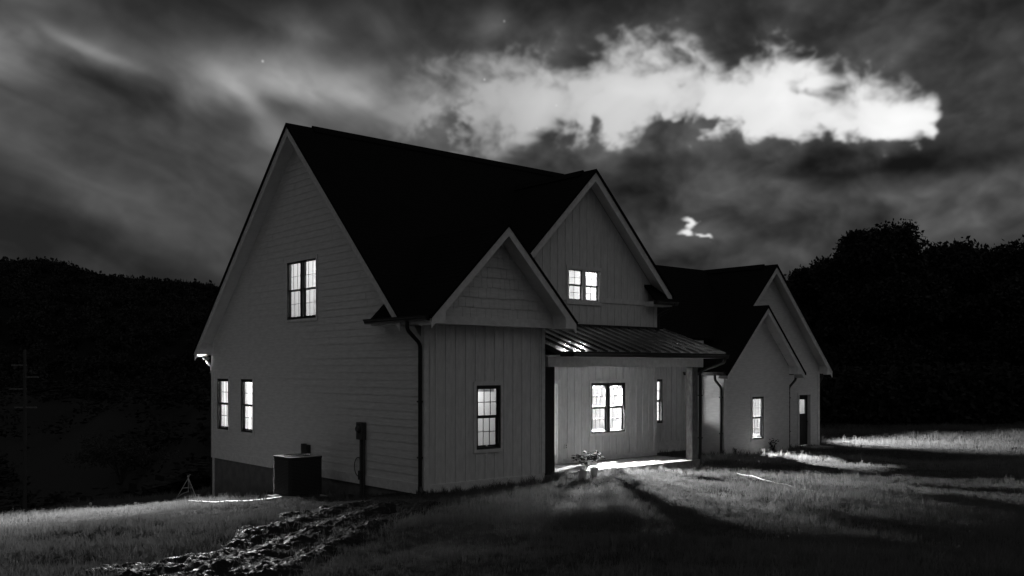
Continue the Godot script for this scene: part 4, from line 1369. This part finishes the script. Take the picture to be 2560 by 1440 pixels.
func lawn_things() -> void:
	# air conditioner beside the gable wall
	var p := on_ground(-1.05, 3.95)
	var t := thing("air_conditioner", "dark boxy air conditioner on a pad beside the gable wall", "air conditioner", Vector3(p.x, -0.40, p.z), house.rotation.y)
	var st := mb()
	cbx(st, -0.56, 0.56, -0.25, 0.06, -0.54, 0.54, 0.01)
	obj("pad", st, M.foundation, t)
	st = mb()
	var sq := PackedVector2Array()
	for k in 4:
		for j in 4:
			var a := PI / 2 * k + PI / 2 * j / 3.0
			sq.append(Vector2([1, -1, -1, 1][k] * 0.37, [1, 1, -1, -1][k] * 0.37) + Vector2(cos(a), sin(a)) * 0.08)
	ext(st, sq, 0.10, 1.0)
	var body := obj("cabinet", st, M.ac_metal, t)
	body.rotation.x = -PI / 2
	st = mb()
	ext(st, sq, 1.0, 1.05)
	var lid := obj("lid", st, M.ac_metal, t)
	lid.rotation.x = -PI / 2
	lid.scale = Vector3(1.02, 1.02, 1.0)
	for k in 24:
		st = mb()
		var yy := 0.16 + 0.034 * k
		bx(st, -0.40, 0.40, yy, yy + 0.014, 0.45, 0.462)
		bx(st, -0.462, -0.45, yy, yy + 0.014, -0.40, 0.40)
		obj("louvre", st, M.grey_metal, t)
	st = mb()
	for k in 6:
		var ring := PackedVector3Array()
		for j in 25:
			ring.append(Vector3(cos(PI2 * j / 24.0) * (0.06 + 0.055 * k), 1.062, sin(PI2 * j / 24.0) * (0.06 + 0.055 * k)))
		tube(st, ring, 0.006, 5)
	for k in 4:
		tube(st, PackedVector3Array([Vector3(0, 1.06, 0), Vector3(cos(PI / 2 * k) * 0.35, 1.06, sin(PI / 2 * k) * 0.35)]), 0.007, 5)
	obj("fan_guard", st, M.ac_metal, t)
	# low rounded unit behind it
	p = on_ground(-0.75, 5.25)
	t = thing("utility_housing", "small pale rounded utility housing behind the air conditioner", "utility box", p, house.rotation.y)
	st = mb()
	cbx(st, -0.25, 0.25, -0.1, 0.80, -0.12, 0.12, 0.06)
	obj("shell", st, M.grey_metal, t)
	st = mb()
	cbx(st, -0.27, 0.27, 0.80, 0.86, -0.14, 0.14, 0.02)
	obj("lid", st, M.ac_metal, t)
	# sprinkler tripod
	p = on_ground(-0.3, 12.9)
	t = thing("sprinkler_tripod", "thin metal sprinkler tripod with a hose on the lawn by the rear corner", "sprinkler", p)
	for k in 3:
		st = mb()
		var a := PI2 * k / 3.0 + 0.5
		tube(st, PackedVector3Array([Vector3(0, 0.72, 0), Vector3(cos(a) * 0.42, 0.0, sin(a) * 0.42)]), 0.012, 6)
		obj("leg", st, M.bare_steel, t)
	st = mb()
	for k in 3:
		var a := PI2 * k / 3.0 + 0.5; var b := PI2 * (k + 1) / 3.0 + 0.5
		tube(st, PackedVector3Array([Vector3(cos(a) * 0.19, 0.40, sin(a) * 0.19), Vector3(cos(b) * 0.19, 0.40, sin(b) * 0.19)]), 0.007, 5)
	obj("brace", st, M.bare_steel, t)
	st = mb()
	tube(st, PackedVector3Array([Vector3(0, 0.25, 0), Vector3(0, 0.74, 0)]), 0.014, 8)
	obj("riser", st, M.bare_steel, t)
	st = mb()
	cbx(st, -0.03, 0.03, 0.74, 0.80, -0.02, 0.02, 0.01)
	tube(st, PackedVector3Array([Vector3(0, 0.78, 0), Vector3(0.07, 0.83, 0)]), 0.01, 6)
	obj("sprinkler_head", st, M.bare_steel, t)
	st = mb()
	tube(st, smooth_path(PackedVector3Array([Vector3(0, 0.27, 0), Vector3(-0.15, 0.24, 0.05), Vector3(-0.42, 0.02, 0.1), Vector3(-0.9, 0.0, 0.3)]), 0.15), 0.012, 6)
	obj("hose", st, M.pale_plastic, t)
	# white marker stake
	p = on_ground(-3.3, 13.0)
	t = thing("marker_stake", "short white marker stake on the lit lawn far from the house", "stake", p)
	st = mb()
	tube(st, PackedVector3Array([Vector3(0, -0.1, 0), Vector3(0.0, 0.18, 0)]), 0.035, 8)
	obj("post", st, M.pale_plastic, t)
	st = mb()
	lathe(st, PackedVector2Array([Vector2(0.042, 0.17), Vector2(0.042, 0.20), Vector2(0, 0.215)]), Vector3.ZERO, 10)
	obj("cap", st, M.pale_plastic, t)
	# board lying on the grass by the air conditioner
	st = mb()
	var pts := PackedVector3Array()
	for k in 9:
		var f := k / 8.0
		pts.append(on_ground(lerpf(-2.45, -1.5, f), lerpf(7.4, 3.0, f), 0.075))
	tube(st, pts, 0.04, 8)
	var o := obj("drain_pipe", st, M.dull_plastic, self)
	tag(o, "long pale drain pipe lying on the grass before the air conditioner", "pipe")
	# thin hose on the front lawn
	st = mb()
	pts = PackedVector3Array()
	for k in 20:
		var f := k / 19.0
		var a := Vector3(5.85, 0, -23.9).lerp(Vector3(6.75, 0, -20.2), f)
		a.x += 0.12 * sin(f * 5.0)
		pts.append(Vector3(a.x, ground(a.x, -a.z) + 0.055, a.z))
	tube(st, pts, 0.014, 6)
	o = obj("garden_hose", st, M.dull_plastic, self)
	tag(o, "thin pale hose lying across the front lawn", "hose")
	st = mb()
	pts = PackedVector3Array()
	for k in 6:
		pts.append(on_ground(lerpf(10.05, 10.75, k / 5.0), -0.45, 0.05))
	tube(st, pts, 0.03, 8)
	o = obj("outlet_pipe", st, M.rubber, self)
	tag(o, "short black outlet pipe on the grass beside the porch post", "pipe")
	pot_plant("left of two leafy plants in pale pots before the porch", 4.35, -0.62, 1.0)
	pot_plant("right of two leafy plants in pale pots before the porch, nearer the step", 5.02, -0.36, 1.05)
	weed("ragged weed beside the downspout of the wing", 13.9, 2.2, 0.35)
	weed("tall thin weed under the narrow wing window", 16.9, 2.25, 0.75)
	weed("small weed at the left end of the wing wall", 14.6, 2.2, 0.4)
	weed("low weed where the wing meets the garage", 18.6, 2.1, 0.3)
	# boards on the gravel beyond the garage
	for k in 2:
		p = on_ground([23.4, 23.0][k], [3.4, 1.6][k], 0.05)
		o = null
		st = mb()
		bx(st, -0.55, 0.55, 0.0, 0.035, -0.07, 0.07)
		o = obj("loose_board", st, M.wood, self)
		o.position = p
		o.rotation.y = house.rotation.y - 0.6 - 0.3 * k
		tag(o, ["loose pale board on the ground beyond the garage corner", "loose board on the grass nearest the garage door"][k], "board", "boards left by the garage")

# ------------------------------------------------------------------ trees, hills, pole
func clump_mesh(count: int, spread: float, size: float) -> ArrayMesh:
	var st := mb()
	for k in count:
		var c := Vector3(rng.randfn(), rng.randfn(), rng.randfn()).normalized() * spread * pow(rng.randf(), 0.4)
		var d := Vector3(rng.randfn(), rng.randfn(), rng.randfn()).normalized()
		var s := d.cross(Vector3(rng.randfn(), rng.randfn(), rng.randfn())).normalized()
		var z := size * rng.randf_range(0.6, 1.3)
		var n := d.cross(s).normalized()
		tri(st, c, c + d * z * 0.5 + s * z * 0.3, c + d * z, n)
		tri(st, c, c + d * z, c + d * z * 0.5 - s * z * 0.3, n)
	return st.commit()

func tree(label: String, at: Vector3, height: float, width: float, clump: Mesh, low: float, count: int) -> void:
	var t := thing("tree", label, "tree", at, rng.randf() * 6.0, "trees beyond the lawn")
	var st := mb()
	var lean := Vector3(rng.randf_range(-0.4, 0.4), 0, rng.randf_range(-0.4, 0.4))
	var top := Vector3(0, height * 0.82, 0) + lean
	tube(st, PackedVector3Array([Vector3(0, -0.3, 0), Vector3(0, height * 0.3, 0) + lean * 0.2, top]), height * 0.028, 9, 0.03)
	obj("trunk", st, M.bark, t)
	var lobes := []
	for k in 20:
		var a := PI2 * k * 0.618
		var f := rng.randf_range(low, 0.93)
		var wide := width * 0.5 * sqrt(maxf(0.0, 1.0 - pow((f - 0.5) / 0.52, 2.0)))
		var r := wide * rng.randf_range(0.5, 0.85)
		var c := Vector3(cos(a) * r, height * f, sin(a) * r)
		lobes.append([c, height * rng.randf_range(0.06, 0.13)])
		st = mb()
		var s := Vector3(0, height * maxf(f - 0.2, 0.12), 0)
		tube(st, PackedVector3Array([s, s.lerp(c, 0.5) + Vector3(0, 0.2, 0), c]), height * 0.010, 6, 0.015)
		obj("limb", st, M.bark, t)
	lobes.append([Vector3(0, height * 0.86, 0) + lean, height * 0.12])
	lobes.append([Vector3(0, height * 0.6, 0), height * 0.2])
	lobes.append([Vector3(0, height * 0.35, 0), height * 0.2])
	var places := []
	for k in count:
		var l: Array = lobes[rng.randi() % lobes.size()]
		var d: Vector3 = Vector3(rng.randfn(), rng.randfn(), rng.randfn()).normalized() * l[1] * pow(rng.randf(), 0.33)
		d.y *= 0.8
		var s := rng.randf_range(0.7, 1.4)
		var p: Vector3 = l[0] + d
		if p.y > height or p.y < 0.2: continue
		places.append([Transform3D(Basis(Vector3(rng.randfn(), rng.randfn(), rng.randfn()).normalized(), rng.randf() * 6.0).scaled(Vector3(s, s, s)), p), rng.randf_range(0.6, 1.2)])
	scatter("crown", clump, M.leaf, places, t, "stuff")

func far_land() -> void:
	var clump := clump_mesh(44, 0.6, 0.24)
	# [pixel column of the photograph turned to a bearing, distance, height, width]
	var list := [[17.1, 72.0, 9.2, 6.0, "small distant tree peeping over the garage rake"], [18.6, 66.0, 10.4, 6.0, "low round-topped tree, first of the row beyond the garage roof"], [19.9, 68.0, 11.0, 6.0, "tree that steps up between the low round one and the tallest"],
		[20.8, 62.0, 11.4, 4.6, "slim tree on the left flank of the tallest one"], [21.75, 62.0, 13.0, 5.4, "tallest tree of the row beyond the lawn"], [22.9, 60.0, 11.2, 4.6, "tree leaning on the right flank of the tallest one"],
		[23.8, 72.0, 11.6, 6.0, "tree set back in the dip right of the tallest one"], [25.3, 64.0, 11.6, 7.0, "broad tree just right of the dip in the row"], [26.9, 62.0, 11.4, 8.0, "flat-topped tree near the end of the row"], [28.7, 62.0, 11.0, 8.5, "tree at the very end of the row, cut by the edge of view"],
		[31.4, 60.0, 11.4, 9.0, "tree past the end of the visible row"]]
	for l in list:
		var a := deg_to_rad(l[0])
		var d: float = l[1]; var x := tan(a) * d
		tree(l[4], Vector3(x, ground(x, d), -d), l[2], l[3], clump, 0.16, 1900)
	# undergrowth under the trees
	var places := []
	for k in 2600:
		var az := deg_to_rad(rng.randf_range(14.0, 34.0))
		var d := rng.randf_range(52.0, 64.0)
		var x := tan(az) * d
		var s := rng.randf_range(0.9, 2.0)
		places.append([Transform3D(Basis(Vector3.UP, rng.randf() * 6.0).scaled(Vector3(s, s, s)), Vector3(x, ground(x, d) + rng.randf() * 2.6, -d)), rng.randf_range(0.5, 1.1)])
	var o := scatter("undergrowth", clump, M.leaf, places, self)
	tag(o, "dark undergrowth below the row of trees", "undergrowth", "", "stuff")
	# brush on the slope down to the valley
	places = []
	for k in 2600:
		var d := lerpf(44.0, 190.0, pow(rng.randf(), 1.4))
		var x := d * rng.randf_range(-0.75, 0.05)
		if to_uv(x, d).y < 24.0: continue
		var s := rng.randf_range(1.0, 2.6)
		places.append([Transform3D(Basis(Vector3.UP, rng.randf() * 6.0).scaled(Vector3(s * 1.5, s * 0.7, s * 1.5)), Vector3(x, ground(x, d) + 0.2, -d)), rng.randf_range(0.3, 0.8)])
	o = scatter("brush", clump, M.leaf, places, self)
	tag(o, "dark low brush on the slope below the house", "brush", "", "stuff")
	# wooded hills
	var ridge_az := [-70.0, -40.0, -29.0, -27.5, -25.5, -23.5, -21.5, -19.2, -17.8, -14.0, 0.0, 14.0, 24.0, 40.0, 70.0]
	var ridge_el := [6.5, 7.6, 6.40, 6.45, 6.25, 5.85, 5.45, 5.15, 5.0, 5.2, 4.0, 3.6, 4.6, 5.2, 5.0]
	var vs := PackedVector3Array(); var idx := PackedInt32Array()
	var cols := 180; var rows := 20
	var nh := noise(77, 0.02, 4)
	for j in rows:
		for i in cols:
			var az := lerpf(-70.0, 70.0, i / (cols - 1.0))
			var f := j / (rows - 1.0)
			var dist := lerpf(150.0, 420.0, f)
			var top := 2.8 + tan(deg_to_rad(curve(ridge_az, ridge_el, az))) * 330.0 - 6.0
			var hgt := lerpf(-9.5, top, smoothstep(0.0, 0.66, f)) * (1.0 if f < 0.7 else 1.0 - (f - 0.7) * 0.8)
			hgt += nh.get_noise_2d(az * 6.0, dist) * 4.0 * smoothstep(0.1, 0.5, f)
			var a := deg_to_rad(az)
			vs.append(Vector3(sin(a) * dist, hgt, -cos(a) * dist))
	for j in rows - 1:
		for i in cols - 1:
			var a := j * cols + i
			idx.append_array([a, a + cols, a + 1, a + 1, a + cols, a + cols + 1])
	grid_mesh("hills", vs, idx, M.forest_floor, self, "structure", cols)
	var crown := clump_mesh(260, 1.9, 0.7)
	places = []
	for k in 9000:
		var az := rng.randf_range(-44.0, 44.0)
		var f := rng.randf_range(0.05, 0.8)
		if rng.randf() < 0.4: f = rng.randf_range(0.58, 0.72)
		var fi := f * (rows - 1.0); var ai := (az + 70.0) / 140.0 * (cols - 1.0)
		var j := int(fi); var i := int(ai)
		var p := vs[j * cols + i].lerp(vs[j * cols + i + 1], ai - i).lerp(vs[(j + 1) * cols + i].lerp(vs[(j + 1) * cols + i + 1], ai - i), fi - j)
		var s := rng.randf_range(0.7, 1.25)
		places.append([Transform3D(Basis(Vector3.UP, rng.randf() * 6.0).scaled(Vector3(s, s * rng.randf_range(0.8, 1.1), s)), p + Vector3(0, 0.9, 0)), rng.randf_range(0.5, 1.1)])
	o = scatter("hill_forest", crown, M.leaf, places, self)
	tag(o, "dark forest covering the far hills", "forest", "", "stuff")
	# utility pole down the slope
	var pd := 62.0
	var px := (62.0 - 1280.0) / 2300.0 * pd
	var t := thing("utility_pole", "thin wooden utility pole standing below the left hill", "utility pole", Vector3(px, -3.6, -pd))
	var st := mb()
	tube(st, PackedVector3Array([Vector3(0, -5.5, 0), Vector3(0, 7.7, 0)]), 0.14, 10, 0.09)
	obj("pole", st, M.grey_metal, t)
	for k in [[6.6, -0.9, 0.1], [5.8, -0.1, 0.9], [5.0, -1.0, 0.1], [3.75, -0.7, 0.8]]:
		st = mb()
		bx(st, k[1], k[2], k[0], k[0] + 0.09, -0.05, 0.05)
		obj("crossarm", st, M.wood, t)
	# pale shrub down in the valley
	t = thing("shrub", "bare pale shrub alone on the dark slope left of the house", "shrub", Vector3(-22.5, -3.9, -53.0))
	for k in 14:
		st = mb()
		var a := rng.randf() * PI2
		var hh := rng.randf_range(1.2, 2.6)
		tube(st, PackedVector3Array([Vector3.ZERO, Vector3(cos(a) * 0.3, hh * 0.5, sin(a) * 0.3), Vector3(cos(a) * hh * 0.7, hh, sin(a) * hh * 0.4)]), 0.03, 5, 0.008)
		obj("branch", st, M.bark, t)
	places = []
	for k in 160:
		var d := Vector3(rng.randfn() * 1.1, absf(rng.randfn()) * 0.6 + 1.4, rng.randfn() * 0.8)
		places.append([Transform3D(Basis(Vector3.UP, rng.randf() * 6.0).scaled(Vector3.ONE * 0.5), d), 1.3])
	scatter("foliage", clump, M.leaf, places, t, "stuff")

# ------------------------------------------------------------------ scene
func _ready() -> void:
	rng.seed = 20240613
	# camera: level, with the lens shifted up
	var cam := Camera3D.new()
	cam.name = "camera"
	add_child(cam)
	cam.position = Vector3(0, 2.8, 0)
	cam.near = 0.1
	cam.far = 2500.0
	cam.projection = Camera3D.PROJECTION_FRUSTUM
	cam.keep_aspect = Camera3D.KEEP_HEIGHT
	cam.size = 2.0 * 720.0 / 2300.0 * cam.near
	cam.frustum_offset = Vector2(0.0, 202.0 / 2300.0 * cam.near)
	cam.current = true
	# sky
	n_sky = noise(11, 0.16, 5)
	n_sky.fractal_gain = 0.46
	n_sky2 = noise(23, 0.2, 3)
	n_gnd = noise(41, 0.028, 3)
	n_fine = noise(43, 0.13, 3)
	var we := WorldEnvironment.new()
	we.name = "world_environment"
	var env := Environment.new()
	env.background_mode = Environment.BG_SKY
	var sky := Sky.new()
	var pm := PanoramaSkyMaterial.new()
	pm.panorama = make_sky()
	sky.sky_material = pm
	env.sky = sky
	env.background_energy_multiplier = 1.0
	env.tonemap_mode = Environment.TONE_MAPPER_LINEAR
	env.tonemap_exposure = 1.0
	env.sdfgi_enabled = true
	env.ssao_enabled = true
	env.ssil_enabled = true
	we.environment = env
	add_child(we)
	# moonlight, veiled by cloud, from behind the house
	var sun := DirectionalLight3D.new()
	sun.name = "moon_light"
	sun.light_energy = 0.004
	sun.light_angular_distance = 12.0
	sun.shadow_enabled = true
	add_child(sun)
	sun.rotation = Vector3(deg_to_rad(-15.0), deg_to_rad(180.0 - 20.0), 0)
	materials()
	make_ground()
	make_mud()
	build_house()
	interiors()
	far_land()
	lawn_things()
	make_grass()
